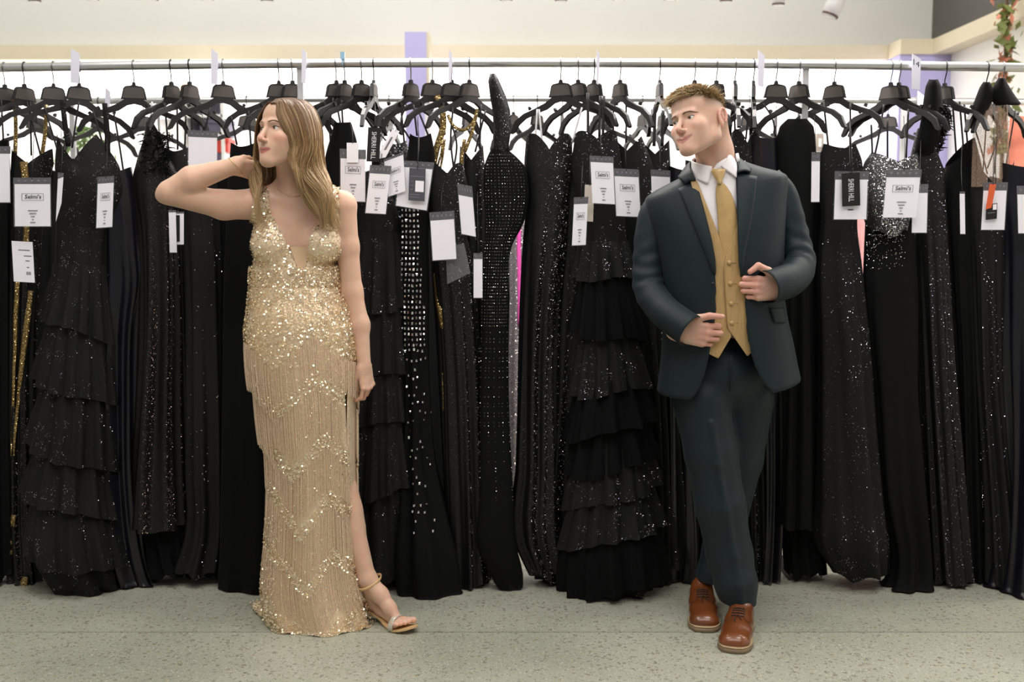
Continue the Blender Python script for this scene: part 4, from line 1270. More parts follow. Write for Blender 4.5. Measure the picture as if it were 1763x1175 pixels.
# lapels and collar lie on the jacket front
def flap(rows, nm, off=.006, n=10, curl=.004, thick=.0025):
    g = []
    for y, a, b, *yb in rows:
        g.append([(a + (b-a)*t, y + ((yb[0] - y)*t if yb else 0)) for t in np.linspace(0, 1, n)])
    gr = []
    for row in g:
        pts = []
        for (x, y) in row:
            d = (P(x, y, 4.0) - Vector((0, 0, CAM_H))).normalized()
            h = J_BVH.ray_cast(Vector((0, 0, CAM_H)), d)
            pts.append(None if h[0] is None or h[0].y > YM + .03 else np.array(h[0]) - np.array([0, off, 0]))
        good = [k for k in range(n) if pts[k] is not None]
        for k in range(n):
            if pts[k] is None:
                kk = min(good, key=lambda q: abs(q-k)) if good else None
                yv = pts[kk][1] if kk is not None else YM - .1
                pts[k] = np.array(P(row[k][0], row[k][1], yv))
        gr.append(pts)
    gr = np.array(gr)
    sm = gr.copy()
    for _ in range(3):
        sm[1:-1, :, 1] = (sm[:-2, :, 1] + sm[1:-1, :, 1]*2 + sm[2:, :, 1])/4
    sm[:, :, 1] -= curl*np.sin(np.linspace(0, 1, n)*math.pi)[None]
    return sheet_obj(nm, sm, M_SUIT, jk, thick)
fl_ = lambda t, a, b: a + (b-a)*t
rowsL = []
for t in np.linspace(0, 1, 28):
    yi, yo = fl_(t, 311, 484), fl_(t, 325, 484)
    rowsL.append((yi, ip(yi, EL) + 1.0, ip(yo, [(325, 1167), (455, 1221.5), (484, 1232)]), yo))
flap(rowsL, 'lapel')
rowsL = []
for t in np.linspace(0, 1, 28):
    yi, yo = fl_(t, 299, 486), fl_(t, 304, 486)
    rowsL.append((yi, ip(yi, ER) - 1.0, ip(yo, [(304, 1303), (342, 1299), (379, 1293), (421, 1285), (445, 1281), (486, 1279)]), yo))
flap(rowsL, 'lapel')
ci_ = spline([P(*p) for p in ((1198, 311, 3.768), (1192, 298, 3.79), (1188, 287, 3.83), (1191, 277, 3.90), (1230, 263, 3.955), (1262, 268, 3.93), (1267, 275, 3.86), (1268.5, 287, 3.80), (1269, 298, 3.768))], 46)
co_ = spline([P(*p) for p in ((1179, 317, 3.776), (1169, 308, 3.795), (1171, 301, 3.85), (1178, 297, 3.93), (1230, 288, 3.985), (1276, 281, 3.95), (1286, 284, 3.88), (1294, 291, 3.81), (1292, 297, 3.780))], 46)
sheet_obj('jacket_collar', np.array([ci_*(1-t) + co_*t + np.array([0, -.003, .006])*math.sin(math.pi*t) for t in np.linspace(0, 1, 7)]), M_SUIT, jk, .004)
# pocket flap, jacket button
flap([(y, np.interp(y, (530, 556), (1325, 1333)), np.interp(y, (530, 556), (1349, 1352))) for y in np.linspace(530, 556, 8)], 'pocket_flap', .005, 8, .002)
c = m_(1228, 490, YM - .158)
v, f = loft_geo([[c + np.array([r*math.cos(a), -h, r*math.sin(a)]) for a in np.arange(14)*2*math.pi/14] for r, h in ((.0075, 0), (.0078, .003), (.006, .0042), (.0008, .0035))], True, True, True)
mesh_obj('button', v, f, mat('button_dark', srgb(20, 22, 30), .25, noise=(60, .1)), jk)

# ------------------------------------------------------------------ trousers
S = SDF()
S.ell(m_(1240, 640, 3.875), (.150, .108, .14), .03)
FLg = [(1207, 690, 3.845, .096), (1224, 780, 3.825, .088), (1240, 870, 3.805, .084), (1256, 955, 3.795, .077), (1267, 1005, 3.765, .070), (1276, 1060, 3.745, .052)]
S.chain([m_(*p[:3]) for p in FLg], [p[3] for p in FLg], .02)
RLg = [(1288, 690, 3.90, .088), (1272, 790, 3.93, .082), (1250, 900, 3.955, .070), (1229, 990, 3.93, .058), (1222, 1062, 3.895, .052)]
S.chain([m_(*p[:3]) for p in RLg], [p[3] for p in RLg], .02)
cre = [(1226, 730, 3.742), (1236, 800, 3.730), (1250, 880, 3.718), (1264, 960, 3.716), (1273, 1010, 3.698), (1278, 1055, 3.688)]
S.chain([m_(*p) for p in cre], [.004]*6, .022)
V, Fq = largest(*S.mesh([zones(XM(1130), .006, XM(1350)), zones(3.66, .006, 4.07), zones(.03, .006, PZ(560, 3.87))]))
V = relax(V, Fq, 2, .5)
bm = bmesh.new(); me_ = bpy.data.meshes.new('t'); me_.from_pydata(V.tolist(), [], Fq.tolist()); bm.from_mesh(me_)
cen = m_(1275, 1052, 3.68)
bmesh.ops.bisect_plane(bm, geom=bm.verts[:] + bm.edges[:] + bm.faces[:], plane_co=Vector(cen), plane_no=Vector((.05, -.13, 1)).normalized(), clear_inner=True)
me_.clear_geometry(); bm.to_mesh(me_); bm.free()
vv = np.empty(len(me_.vertices)*3); me_.vertices.foreach_get('co', vv)
tr = mesh_obj('trousers', vv.reshape(-1, 3), [tuple(p.vertices) for p in me_.polygons], M_SUIT, MAN)
bpy.data.meshes.remove(me_)
v, f = tube_geo([m_(1259, 612, 3.752), m_(1258, 640, 3.758), m_(1257, 675, 3.770)], .0016, 5); mesh_obj('fly_seam', v, f, M_SLINE, tr)

# ------------------------------------------------------------------ shoes
M_LEATH = mat('leather_tan', srgb(112, 60, 28), .30, spec=.5, coat=.35, noise=(9, .22))
M_SOLE = mat('sole_tan', srgb(128, 108, 84), .6, noise=(40, .1))
M_LACE = mat('lace_brown', srgb(58, 38, 34), .7, noise=(80, .1))
def shoe(M, nm):
    root = empty(nm, M[:3, 3]); attach(root, MAN)
    S = SDF()
    S.chain([(0, -.094, .026), (.002, -.04, .036), (0, .03, .044), (0, .095, .046)], [.040, .0425, .037, .035], .035, M, ((0, 0, 1), .78))
    S.cone((-.014, -.108, .024), (.016, -.108, .024), .030, .030, .035, 'u', M, ((0, 0, 1), .74))
    S.cone((0, .02, .050), (0, .085, .066), .033, .034, .03, 'u', M)
    S.cone((0, .085, .066), (0, .098, .082), .034, .035, .02, 'u', M)
    lo = np.array([-.08, -.17, .0]); hi = np.array([.08, .15, .17])
    c8 = np.array([[x, y, z] for x in (lo[0], hi[0]) for y in (lo[1], hi[1]) for z in (lo[2], hi[2])]) @ M[:3, :3].T + M[:3, 3]
    V, Fq = S.mesh([np.arange(c8[:, d].min(), c8[:, d].max(), .0035) for d in range(3)])
    V = relax(V, Fq, 2, .4)
    mesh_obj('upper', V, Fq, M_LEATH, root)
    ol = [(-.030, -.148), (0, -.154), (.032, -.147), (.050, -.115), (.054, -.07), (.046, -.01), (.041, .05), (.042, .10), (.030, .130), (0, .140), (-.030, .130), (-.041, .10), (-.040, .05), (-.044, -.01), (-.050, -.07), (-.047, -.115)]
    ol = np.array(ol)*(1.07, 1.0); ol = spline(np.vstack([ol, ol[:1]]), 49)[:-1] if False else np.array([cr(np.arange(17), np.vstack([ol, ol[:1]]), np.array([t]))[0] for t in np.linspace(0, 16, 49)[:-1]])
    def part(z0, z1, grow, nm, m, mask=None):
        o_ = ol*(1+grow)
        rings = [[(x*k, y*k, z) for x, y in o_] for z, k in ((z0, .985), (z0 + .002, 1), (z1 - .002, 1), (z1, .985))]
        v, f = loft_geo(rings, True, True, True); v = v @ M[:3, :3].T + M[:3, 3]
        mesh_obj(nm, v, f, m, root)
    part(.001, .014, 0.0, 'sole', M_SOLE); part(.0145, .021, -.015, 'welt', mat('welt', srgb(176, 152, 116), .6, noise=(300, .15)))
    bv = BVHTree.FromPolygons([Vector(p) for p in ((V - M[:3, 3]) @ M[:3, :3])], Fq.tolist())
    def on(x, y, off=.001):
        h = bv.ray_cast(Vector((x, y, .3)), Vector((0, 0, -1)))
        return np.array(h[0] + h[1]*off) if h[0] else np.array([x, y, .05])
    def lace(pts, r, nm, m):
        w = np.array([on(*p) for p in pts]) @ M[:3, :3].T + M[:3, 3]
        v, f = tube_geo(spline(w, 12), r, 6); mesh_obj(nm, v, f, m, root)
    for y in (-.012, .002, .016, .030):
        lace([(-.019, y, .002), (0, y - .003, .003), (.019, y, .002)], .0022, 'lace', M_LACE)
    lace([(0, -.012, .004), (-.006, -.035, .004), (-.003, -.060, .003)], .0018, 'lace_end', M_LACE)
    lace([(0, -.012, .004), (.010, -.028, .004), (.014, -.044, .003)], .0018, 'lace_end', M_LACE)
    for s in (-1, 1):
        lace([(s*.013, .040, .0005), (s*.020, .010, .0005), (s*.022, -.018, .0005), (s*.032, -.026, .0005), (s*.041, -.012, .0005)], .0011, 'facing_seam', M_LACE)
def shoe_M(toe, yaw):
    R = rot('Z', yaw); t = np.array([toe[0], toe[1], 0]) - R @ np.array([0, -.154, 0]); return rigid(R, t)
t1 = np.array(P(1260, 1127, floor_Y(1127))); t2 = np.array(P(1213, 1091, floor_Y(1091)))
shoe(shoe_M(t1, -18), 'shoe'); shoe(shoe_M(t2, -7), 'shoe')
# ================================================================== racks
YR, YB = 4.25, 5.35
M_CHROME = mat('chrome', srgb(225, 225, 225), .30, .85, noise=(6, .05))
M_POST = mat('rack_post', srgb(196, 196, 198), .45, .3, noise=(20, .05))
M_HANG2 = mat('rack_foot', srgb(40, 40, 42), .5, noise=(20, .05))
def rack(Y, py_mid, curve, posts, label, r):
    zr = PZ(py_mid, Y)
    root = empty('clothes_rack', (0, Y, 0), label, 'clothes rack')
    v, f = tube_geo([(x, Y, zr + curve*(x/1.9)**2 - .0) for x in np.linspace(-2.6, 2.6, 41)], r, 16)
    mesh_obj('rail', v, f, M_CHROME, root)
    for px_ in posts:
        x = P(px_, 140, Y).x
        z1 = zr - r*.6 + curve*(x/1.9)**2
        MB().box((x - .011, Y + .004, .02), (x + .011, Y + .026, z1)).obj('upright', M_POST, root, False)
        MB().box((x - .02, Y + .0, .0), (x + .02, Y + .27, .02)).obj('foot', M_HANG2, root, False)
    return root, zr
RACK_F, ZR = rack(YR, 108, -.018, (-180, 516, 1388, 1960), 'long chrome garment rack in front, carrying the near row of black gowns', .0165)
RACK_B, ZB = rack(YB, 170, -.010, (120, 735, 1560), 'chrome garment rack behind, seen as a second lower rail under the first', .0155)
def rail_z(x, Y): return (ZR - .018*(x/1.9)**2 + .0165) if Y < 5 else (ZB - .010*(x/1.9)**2 + .0155)

# ------------------------------------------------------------------ hangers
M_HANG = mat('hanger_plastic', srgb(30, 29, 30), .38, spec=.5, noise=(20, .1))
M_HUB_REFL = mat('hub_reflection_grey', srgb(74, 68, 65), .5, noise=(30, .06))  # same plastic, greyed to paint in the light its front face reflects
M_WIRE = mat('hook_wire', srgb(128, 128, 130), .30, .9, noise=(20, .05))
M_WIRED = mat('hook_wire_dark', srgb(60, 60, 62), .3, .9, noise=(20, .05))
def hanger_proto(dark):
    root = empty('hanger', (0, 0, 0))
    # the hook's top rests on the rail at local origin
    R0 = .0192
    pts = [(0, R0*math.cos(a), -R0 + R0*math.sin(a)) for a in np.radians(np.linspace(-15, 195, 16))] + [(.001, -.014, -.038), (.001, -.005, -.055), (0, 0, -.068), (0, 0, -.090)]
    v, f = tube_geo(spline(pts, 30), .0023, 6); mesh_obj('hook', v, f, M_WIRED if dark else M_WIRE, root)
    def extr(poly, y0, y1, nm, m):
        n = len(poly); v = [(x, y0, z) for x, z in poly] + [(x, y1, z) for x, z in poly]
        f = [tuple(range(n)), tuple(range(2*n-1, n-1, -1))] + [(i, i+n, (i+1) % n + n, (i+1) % n) for i in range(n)]
        return mesh_obj(nm, v, f, m, root, False)
    hubp = [(-.005, -.080), (.005, -.080), (.007, -.091), (.030, -.095), (.037, -.102), (.046, -.142), (-.046, -.142), (-.037, -.102), (-.030, -.095), (-.007, -.091)]
    extr(hubp, -.006, .006, 'hub', M_HANG)
    extr([(.026, -.099), (.033, -.105), (.040, -.138), (-.040, -.138), (-.033, -.105), (-.026, -.099)], -.0078, -.0061, 'hub_panel', M_HUB_REFL)
    for s in (-1, 1):
        up = [(0, -.136), (.030, -.140), (.060, -.160), (.105, -.180), (.150, -.196), (.185, -.222), (.203, -.262)]
        lo = [(.198, -.268), (.186, -.262), (.170, -.236), (.142, -.214), (.100, -.198), (.055, -.184), (.026, -.164), (0, -.158)]
        extr([(s*x, z) for x, z in (up + lo)][::-s], -.0065, .0065, 'arm', M_HANG)
        extr([(s*x, z) for x, z in ((.118, -.178), (.124, -.170), (.132, -.172), (.128, -.184))][::-s], -.005, .005, 'strap_notch', M_HANG)
    return root
PROTO = {d: hanger_proto(d) for d in (False, True)}
USED = {False: False, True: False}
HANG_N = [0]
def hanger(hx, Y, yaw, label, dark=False, dx=0.0):
    x = P(hx, 108 if Y < 5 else 170, Y).x
    if not USED[dark]:
        o = PROTO[dark]; USED[dark] = True
    else:
        o = copy_tree(PROTO[dark])
    o.location = (x, Y, rail_z(x, Y) + .0022 + (0 if Y < 5 else .001)); o.rotation_euler = (0, math.radians(dx), math.radians(yaw))
    for c in o.children:
        if c.name.startswith('hook'): c.rotation_euler = (0, 0, math.radians(-yaw))      # the hook itself stays across the rail
    tag(o, label, 'hanger', 'hangers on the front rail' if Y < 5 else 'hangers on the rear rail')
    return o

# ------------------------------------------------------------------ gowns on the racks
BLK = (.0020, .0020, .0025)
DM = {
 'crepe': mat('black_crepe', BLK, .8, spec=.18, noise=(30, .2), bump=(900, .1)),
 'satin': mat('black_satin', (.0060, .0060, .0095), .32, spec=.45, noise=(12, .2)),
 'velvet': mat('black_velvet', (.0028, .0028, .0033), .9, spec=.15, sheen=.02, noise=(40, .2)),
 'tulle': mat('black_tulle', (.0020, .0020, .0026), .85, spec=.15, noise=(60, .3), bump=(1500, .2)),
 'seq': sequin_mat('black_sequins', (.0020, .0020, .0026), (.85, .84, .86), 380, .06, .16, .55, .75, 1.0, (.55, .5, .75)),
 'seqd': sequin_mat('black_sequins_dense', (.0026, .0026, .0032), (.62, .60, .60), 400, .11, .2, .5, .8, 1.0, (.30, .28, .34)),
 'seqs': sequin_mat('black_sparse_stones', (.0020, .0020, .0026), (.92, .92, .95), 220, .018, .12, .7, .7, 1.0, (.5, .45, .85)),
 'lace': sequin_mat('black_lace_sequins', (.0020, .0020, .0026), (.80, .80, .82), 360, .12, .16, .8, .8, 1.0, (.45, .42, .6), 0., (22, .53)),
 'bronze': sequin_mat('bronze_black_sequins', (.0035, .0028, .0028), (.55, .42, .36), 400, .13, .22, .5, .8, 1.0, (.35, .28, .28)),
 'silver': sequin_mat('silver_beads', (.030, .030, .032), (.95, .94, .95), 240, .62, .22, .5, .75, 1.0, (.6, .6, .63)),
 'snake': sequin_mat('grey_scale_sequins', (.020, .021, .024), (.62, .64, .68), 150, .6, .25, .5, .5, 1.0, (.3, .31, .34)),
 'irid': sequin_mat('iridescent_sequins', (.20, .18, .20), (.62, .66, .70), 260, .7, .2, .4, .7, 1.0, (.7, .5, .42)),
 'pink': mat('hot_pink_satin', (.75, .10, .42), .35, spec=.5, noise=(15, .1)),
 'blush': mat('blush_satin', (.70, .36, .36), .4, spec=.5, noise=(15, .1)),
 'coral': mat('coral_chiffon', (.75, .22, .14), .6, noise=(15, .15)),
 'goldseq': sequin_mat('gold_sequin_trim', (.16, .10, .03), (.95, .72, .34), 330, .8, .2, .45, .7, 1.0, (.8, .55, .22)),
 'stone': mat('rhinestone', (.92, .92, .95), .08, 1.0, noise=(300, .15)),
 'nudemesh': mat('nude_net', (.36, .24, .17), .7, noise=(200, .3), alpha=.55),
 'strap': mat('black_ribbon', (.010, .010, .011), .5, noise=(60, .2)),
 'white': mat('white_ribbon', (.75, .74, .76), .5, noise=(60, .03)),
}
class Dress:
    pass
DSEED = [0]
def dress(hx, rows, m, label, dy=0., depth=.42, folds=(9, .010), top='flat', name='gown', hemwave=.010, row=4.25, group='black gowns on the front rail', tiers=(), tiermat=None, sub=None, toph=.035, n=72, dmax=.13, dmin=.05):
    """rows: (py, xl, xr) outline in the photograph at the gown's own distance"""
    DSEED[0] += 1; rg = np.random.RandomState(100 + DSEED[0])
    Y = row + dy
    R_ = np.array(rows, float)
    pys = np.unique(np.r_[np.arange(R_[0, 0], R_[-1, 0], 14), R_[:, 0]])
    xl = cr(R_[:, 0], R_[:, 1], pys); xr = cr(R_[:, 0], R_[:, 2], pys)
    th = np.arange(n)*2*math.pi/n
    ph = rg.uniform(0, 6.28, 4); nf = folds[0]
    tot = R_[-1, 0] - R_[0, 0]
    D = Dress(); D.Y = Y; D.hx = hx
    def ring(py, out=0., th=th, amp=1.0):
        a, b = float(np.interp(py, pys, xl)), float(np.interp(py, pys, xr))
        X0, X1 = P(a, py, Y).x, P(b, py, Y).x; cx, hw = (X0+X1)/2, (X1-X0)/2
        u = (py - R_[0, 0])/tot
        d = np.clip(hw*(.55 + depth*u), dmin, dmax + .05*u)
        A = folds[1]*amp*np.clip(u*1.6 - .12, 0, 1)
        w = A*(np.sin(nf*th + ph[0] + 1.2*u) + .55*np.sin((nf*1.7)*th//1*0 + (nf+4)*th + ph[1] - 1.5*u) + .35*np.sin((nf*2+1)*th + ph[2]))
        # keep the drawn outline: folds press inwards at the sides
        w = w - A*1.2*np.abs(np.cos(th))**3
        x = cx + (hw + out + w)*np.cos(th); y = Y - (d + out + w)*np.sin(th)
        z = np.full_like(x, PZ(py, Y))
        return np.stack([x, y, z], 1), u, hw
    rings = []
    for py in pys:
        r, u, hw = ring(py)
        k = np.clip(1 - (py - pys[0])/60, 0, 1)
        if top == 'sweet': r[:, 2] += k*toph*(np.abs(np.sin(th*1.0 + 0)) * 0 + np.where(np.sin(th) > 0, np.abs(np.sin(2*th))**.7 - .45*np.abs(np.sin(th))**12, -.6))
        elif top == 'v': r[:, 2] += k*toph*np.where(np.sin(th) > 0, np.abs(np.cos(th))*1.6 - .9, -.7)
        elif top == 'one': r[:, 2] += k*toph*1.5*np.cos(th)
        elif top == 'onel': r[:, 2] -= k*toph*1.5*np.cos(th)
        elif top == 'flat': r[:, 2] += k*toph*.25*np.cos(2*th)
        rings.append(r)
    hw_ = rings[-1]
    rings[-1][:, 2] += hemwave*(np.sin(nf*th + ph[0]) + .6*np.sin(3*th + ph[3]))
    floorz = .004 + .0008*DSEED[0] % .006
    for r in rings: r[:, 2] = np.maximum(r[:, 2], floorz)
    root = empty(name, (P((rows[-1][1] + rows[-1][2])/2, 500, Y).x, Y, 0), label, 'gown', group)
    v, f = loft_geo(np.array(rings), True)
    o = mesh_obj('dress_body' if sub is None else sub, v, f, DM[m], root)
    # ruffle tiers: short flared skirts laid over the body, each with its own gathers
    for i, t in enumerate(tiers):
        y0, y1, fl = t[0], t[1], t[2]; tilt = t[3] if len(t) > 3 else 0
        tr = []
        n2 = 96; th2 = np.arange(n2)*2*math.pi/n2; p2 = rg.uniform(0, 6.28); k2 = int(rg.randint(11, 16))
        for s in np.linspace(0, 1, 8):
            r, u, hw = ring(min(y0 + (y1-y0)*s, R_[-1, 0] - 1), .004 + fl*s**1.2, th2, .4)
            g = .014*s*np.sin(k2*th2 + p2) + .008*s*np.sin((k2*2+3)*th2)
            r[:, 0] += g*np.cos(th2); r[:, 1] -= g*np.sin(th2)
            r[:, 2] += .010*s*np.sin(k2*th2*.5//1*0 + 3*th2 + p2) + tilt*s*np.cos(th2)
            r[:, 2] = np.maximum(r[:, 2], floorz); tr.append(r)
        v, f = loft_geo(np.array(tr), True)
        mm = tiermat[i % len(tiermat)] if tiermat else m
        mesh_obj('ruffle_tier', v, f, DM[mm], root)
    D.root = root; D.ring = ring; D.rows = R_
    return D
def surf_pt(D, px_, py, out=.004):
    """front surface point of a gown under pixel column px_"""
    th = np.radians(np.linspace(4, 176, 87)); r, u, hw = D.ring(py, out, th); q = proj(r)
    i = int(np.argmin(np.abs(q[:, 0] - px_))); return r[i]
def straps(D, lines, m='strap', r=.0035, nm='strap'):
    """each line: px points from the hanger arm down to the gown, at given depth offsets"""
    for ln in lines:
        pts = [P(x, y, D.Y + (d[0] if d else -.02)) for x, y, *d in ln]
        v, f = tube_geo(spline(pts, max(6, 4*len(pts))), r, 6, True, ((0, 1, 0), .35)); mesh_obj(nm, v, f, DM[m], D.root)
def band(D, path, w, m='goldseq', nm='gold_beading', out=.006):
    """narrow embroidered band following the gown's front"""
    P_ = spline([(x, y, 0) for x, y in path], 6*len(path)); mid = np.array([surf_pt(D, a, b, out) for a, b, _ in P_])
    for _ in range(2): mid[1:-1] = (mid[:-2] + 2*mid[1:-1] + mid[2:])/4
    W_ = np.broadcast_to(np.asarray(w, float), (len(path),)) if np.ndim(w) else np.full(len(path), w)
    ww = np.interp(np.linspace(0, 1, len(mid)), np.linspace(0, 1, len(path)), W_)/461
    v, f = tube_geo(mid, ww/2, 6, True, ((0, 1, 0), .30)); mesh_obj(nm, v, f, DM[m], D.root)
def stones(D, items, size, nm='rhinestones', m='stone', tilt=.25, asp=1.35):
    mb = MB(); rg = np.random.RandomState(int(D.hx) % 977)
    for (x, y) in items:
        c = surf_pt(D, x, y, .005) ; s = size*rg.uniform(.8, 1.15)
        n = np.array([rg.normal(0, tilt), -1, rg.normal(0.15, tilt)]); n /= np.linalg.norm(n)
        a = np.cross(n, (0, 0, 1)); a /= np.linalg.norm(a); b = np.cross(a, n)
        q4 = [c - a*s*.5 - b*s*.5*asp, c + a*s*.5 - b*s*.5*asp, c + a*s*.5 + b*s*.5*asp, c - a*s*.5 + b*s*.5*asp]
        top = [c + (p-c)*.6 + n*s*.3 for p in q4]
        mb.add(q4 + top, [(4, 5, 6, 7), (0, 1, 5, 4), (1, 2, 6, 5), (2, 3, 7, 6), (3, 0, 4, 7)])
    o = mb.obj(nm, DM[m], D.root, False); tag(o, kind='stuff'); return o

# front hangers: hook px, yaw, dark wire, what tells it apart
for hx, yaw, dk, lab, dx in (
    (7, 58, 0, 'black plastic hanger at the far end of the front rail, above the cropped tag', 1), (42, 55, 1, 'black hanger with dark hook carrying the gold-beaded black gown', 3),
    (92, 28, 0, 'black hanger carrying the lace ruffle gown beside the gold-beaded one', 2), (137, 30, 0, 'black hanger carrying the glossy navy-black satin gown', 3),
    (230, 10, 0, 'face-on black hanger alone between the satin and feathered gowns', 1), (294, 64, 1, 'nearly edge-on black hanger over the feather-topped gown', 0),
    (326, 60, 1, 'turned black hanger just before the one above the raised hand', 1), (384, 30, 0, 'black hanger above the raised hand of the woman', 1),
    (480, 20, 0, 'black hanger above the parting of the woman\'s hair', 1), (503, 40, 0, 'black hanger just past the woman\'s parting, beside the upright', 0),
    (578, 35, 0, 'black hanger carrying the plain black spaghetti-strap gown beside her hair', -1), (593, 62, 0, 'turned black hanger beside the small rail clip', 0),
    (622, 48, 0, 'black hanger carrying the grey scaly gown behind the white tags', 0), (643, 84, 1, 'edge-on black hanger above the black lettered tag', 0),
    (707, 56, 0, 'black hanger in front of the lilac pillar', 0), (745, 30, 0, 'black hanger with the gold halter strap', 1),
    (778, 36, 1, 'black hanger carrying the bustier gown beside the gold-trimmed one', 1), (808, 42, 1, 'black hanger just before the thick one-shoulder strap', 0),
    (965, -24, 0, 'face-on black hanger with white ribbons above the sweetheart gown', -1), (995, -50, 0, 'black hanger beside the one above the sweetheart gown', -1),
    (1023, -54, 1, 'black hanger with dark hook carrying the tulle ruffle gown', 0), (1068, -60, 0, 'black hanger over the two lettered cards beside the man', 0),
    (1136, -85, 1, 'edge-on black hanger just beside the man\'s forehead', -1), (1196, -60, 0, 'black hanger hidden behind the man\'s hair, hook over his fringe', -1),
    (1234, -60, 0, 'black hanger hidden behind the man\'s hair, hook over his crown', 0), (1266, 84, 0, 'edge-on black hanger just behind the man\'s ear', 0),
    (1298, 80, 1, 'edge-on black hanger below the plain white size card', -1), (1337, 8, 0, 'broad face-on black hanger over the man\'s shoulder', 0),
    (1376, -50, 0, 'black hanger beside the rack upright over the ruched gown', -1), (1437, -45, 0, 'black hanger above the black lettered tag', -1),
    (1535, -50, 0, 'black hanger carrying the silver-beaded bodice', 0), (1549, -48, 0, 'black hanger just past the one with the silver-beaded bodice', 0),
    (1628, -62, 1, 'black hanger just past the tall padded one-shoulder strap', 0), (1700, 50, 1, 'black hanger under the first sheer-sleeved shoulder', 0), (1727, 40, 0, 'black hanger under the last sheer-sleeved shoulder in the row', 0)):
    hanger(hx, YR + .0, yaw, lab, bool(dk), dx)
for hx, yaw, dk, lab in ((60, 40, 0, 'rear hanger behind the gold-beaded gown'), (170, 55, 1, 'rear hanger behind the satin gown'), (246, 20, 0, 'rear hanger seen below the face-on front hanger'), (425, 25, 0, 'rear hanger seen beside the woman\'s forehead'),
        (670, 80, 0, 'rear hanger seen edge-on behind the white swing tags'), (803, 70, 0, 'rear hanger seen behind the gold-trimmed gown'), (884, 60, 0, 'rear hanger seen past the thick one-shoulder strap'),
        (925, 50, 1, 'rear hanger seen beside the white ribbons'), (968, 84, 0, 'rear hanger seen edge-on behind the sweetheart gown'), (1034, -30, 0, 'rear hanger curling out behind the ruffle gown'), (1106, -70, 0, 'rear hanger with pale ribbons near the man\'s cheek'),
        (1140, -75, 1, 'rear hanger behind the edge-on hanger by the man\'s forehead'), (1290, 20, 0, 'rear hanger behind the man\'s neck'), (1336, 75, 0, 'rear hanger seen edge-on over the man\'s shoulder'), (1376, 80, 1, 'rear hanger beside the rack upright'), (1530, -35, 0, 'rear hanger in front of the lilac pier')):
    hanger(hx, YB, yaw, lab, bool(dk))

# ------------------------------------------------------------------ the near row, from one end of the rail to the other
D = dress(7, [(245, -40, 14), (330, -45, 18), (500, -50, 20), (800, -55, 22), (990, -50, 30)], 'crepe', 'plain black gown cut off by the edge at the far end of the row', -.02)
straps(D, [[(2, 172), (6, 245)]])
D = dress(42, [(268, 22, 92), (330, 18, 80), (500, 16, 66), (700, 15, 62), (900, 12, 68), (1018, 18, 80)], 'seqd', 'black gown with stripes of gold beading beside the lace ruffle gown', 0.0, top='v')
band(D, [(30, 480), (26, 560), (24, 640), (22, 700), (19, 780)], (9, 8, 6, 5, 2)); band(D, [(52, 500), (45, 560), (36, 640), (29, 700), (23, 780)], (10, 12, 9, 7, 3))
band(D, [(23, 880), (21, 920), (18, 960)], (9, 8, 3)); band(D, [(44, 985), (40, 1000), (38, 1015)], (12, 16, 12)); band(D, [(40, 280), (46, 340), (44, 420), (42, 480)], (14, 12, 10, 8))
straps(D, [[(24, 172), (27, 210), (26, 268)], [(80, 180), (78, 225), (72, 270)]], 'goldseq', .0075, 'beaded_strap')
straps(D, [[(52, 175), (54, 268)], [(46, 175), (70, 268)]])
D = dress(92, [(252, 100, 168), (290, 96, 205), (330, 98, 215), (400, 97, 188), (450, 95, 186), (560, 84, 188), (700, 72, 190), (850, 60, 192), (950, 60, 208), (1048, 118, 222)], 'lace', 'black lace gown with sequined ruffle tiers beside the satin gown', -.07, top='v', toph=.06,
      tiers=((455, 565, .02, -.05), (545, 672, .025, -.05), (650, 783, .03, -.06), (765, 865, .03, -.05), (850, 960, .03, -.03)), tiermat=['lace'], folds=(8, .012), hemwave=.02)
straps(D, [[(108, 172), (112, 215), (118, 252)], [(180, 178), (184, 220), (186, 290)]], 'lace', .010); straps(D, [[(136, 175), (124, 255)], [(75, 180), (100, 262)]])
D = dress(137, [(292, 186, 226), (360, 180, 236), (430, 180, 244), (480, 180, 250), (560, 180, 240), (700, 180, 237), (850, 186, 240), (960, 200, 255), (1030, 222, 276)], 'satin', 'glossy navy-black satin gown hanging in long smooth folds', -.04, folds=(6, .022), depth=.5)
straps(D, [[(196, 195), (204, 240), (212, 292)], [(160, 190), (190, 292)]])
D = dress(230, [(226, 254, 278), (250, 250, 284), (275, 238, 296), (300, 230, 306), (400, 238, 308), (560, 240, 312), (700, 234, 312), (850, 225, 318), (905, 222, 322)], 'bronze', 'bronze-flecked black sequin gown with feathery top and high hem', -.03, top='onel', hemwave=.004, folds=(7, .016))
r_ = dress(230, [(890, 232, 318), (930, 245, 322), (985, 258, 340)], 'tulle', 'x', -.01, folds=(9, .014)).root
for c in list(r_.children): c.name = 'underskirt'; w0 = c.location + r_.location; c.parent = D.root; c.location = w0 - D.root.location
bpy.data.objects.remove(r_)
mbf = MB(); rg = np.random.RandomState(6)
for i in range(420):        # feathery trim of the top
    c = P(rg.uniform(246, 292), rg.uniform(228, 300), D.Y - rg.uniform(.01, .06)); d = np.array([rg.normal(0, 1), rg.normal(-.3, .6), rg.normal(-.4, .7)]); d = d/np.linalg.norm(d)*rg.uniform(.015, .035)
    mbf.tube([np.array(c), np.array(c) + d*.6, np.array(c) + d + (0, 0, -.006)], [.0022, .0018, .0003], 3, False)
tag(mbf.obj('feather_trim', DM['tulle'], D.root), kind='stuff')
straps(D, [[(262, 175), (258, 226)], [(272, 180), (274, 226)]], 'white', .004)
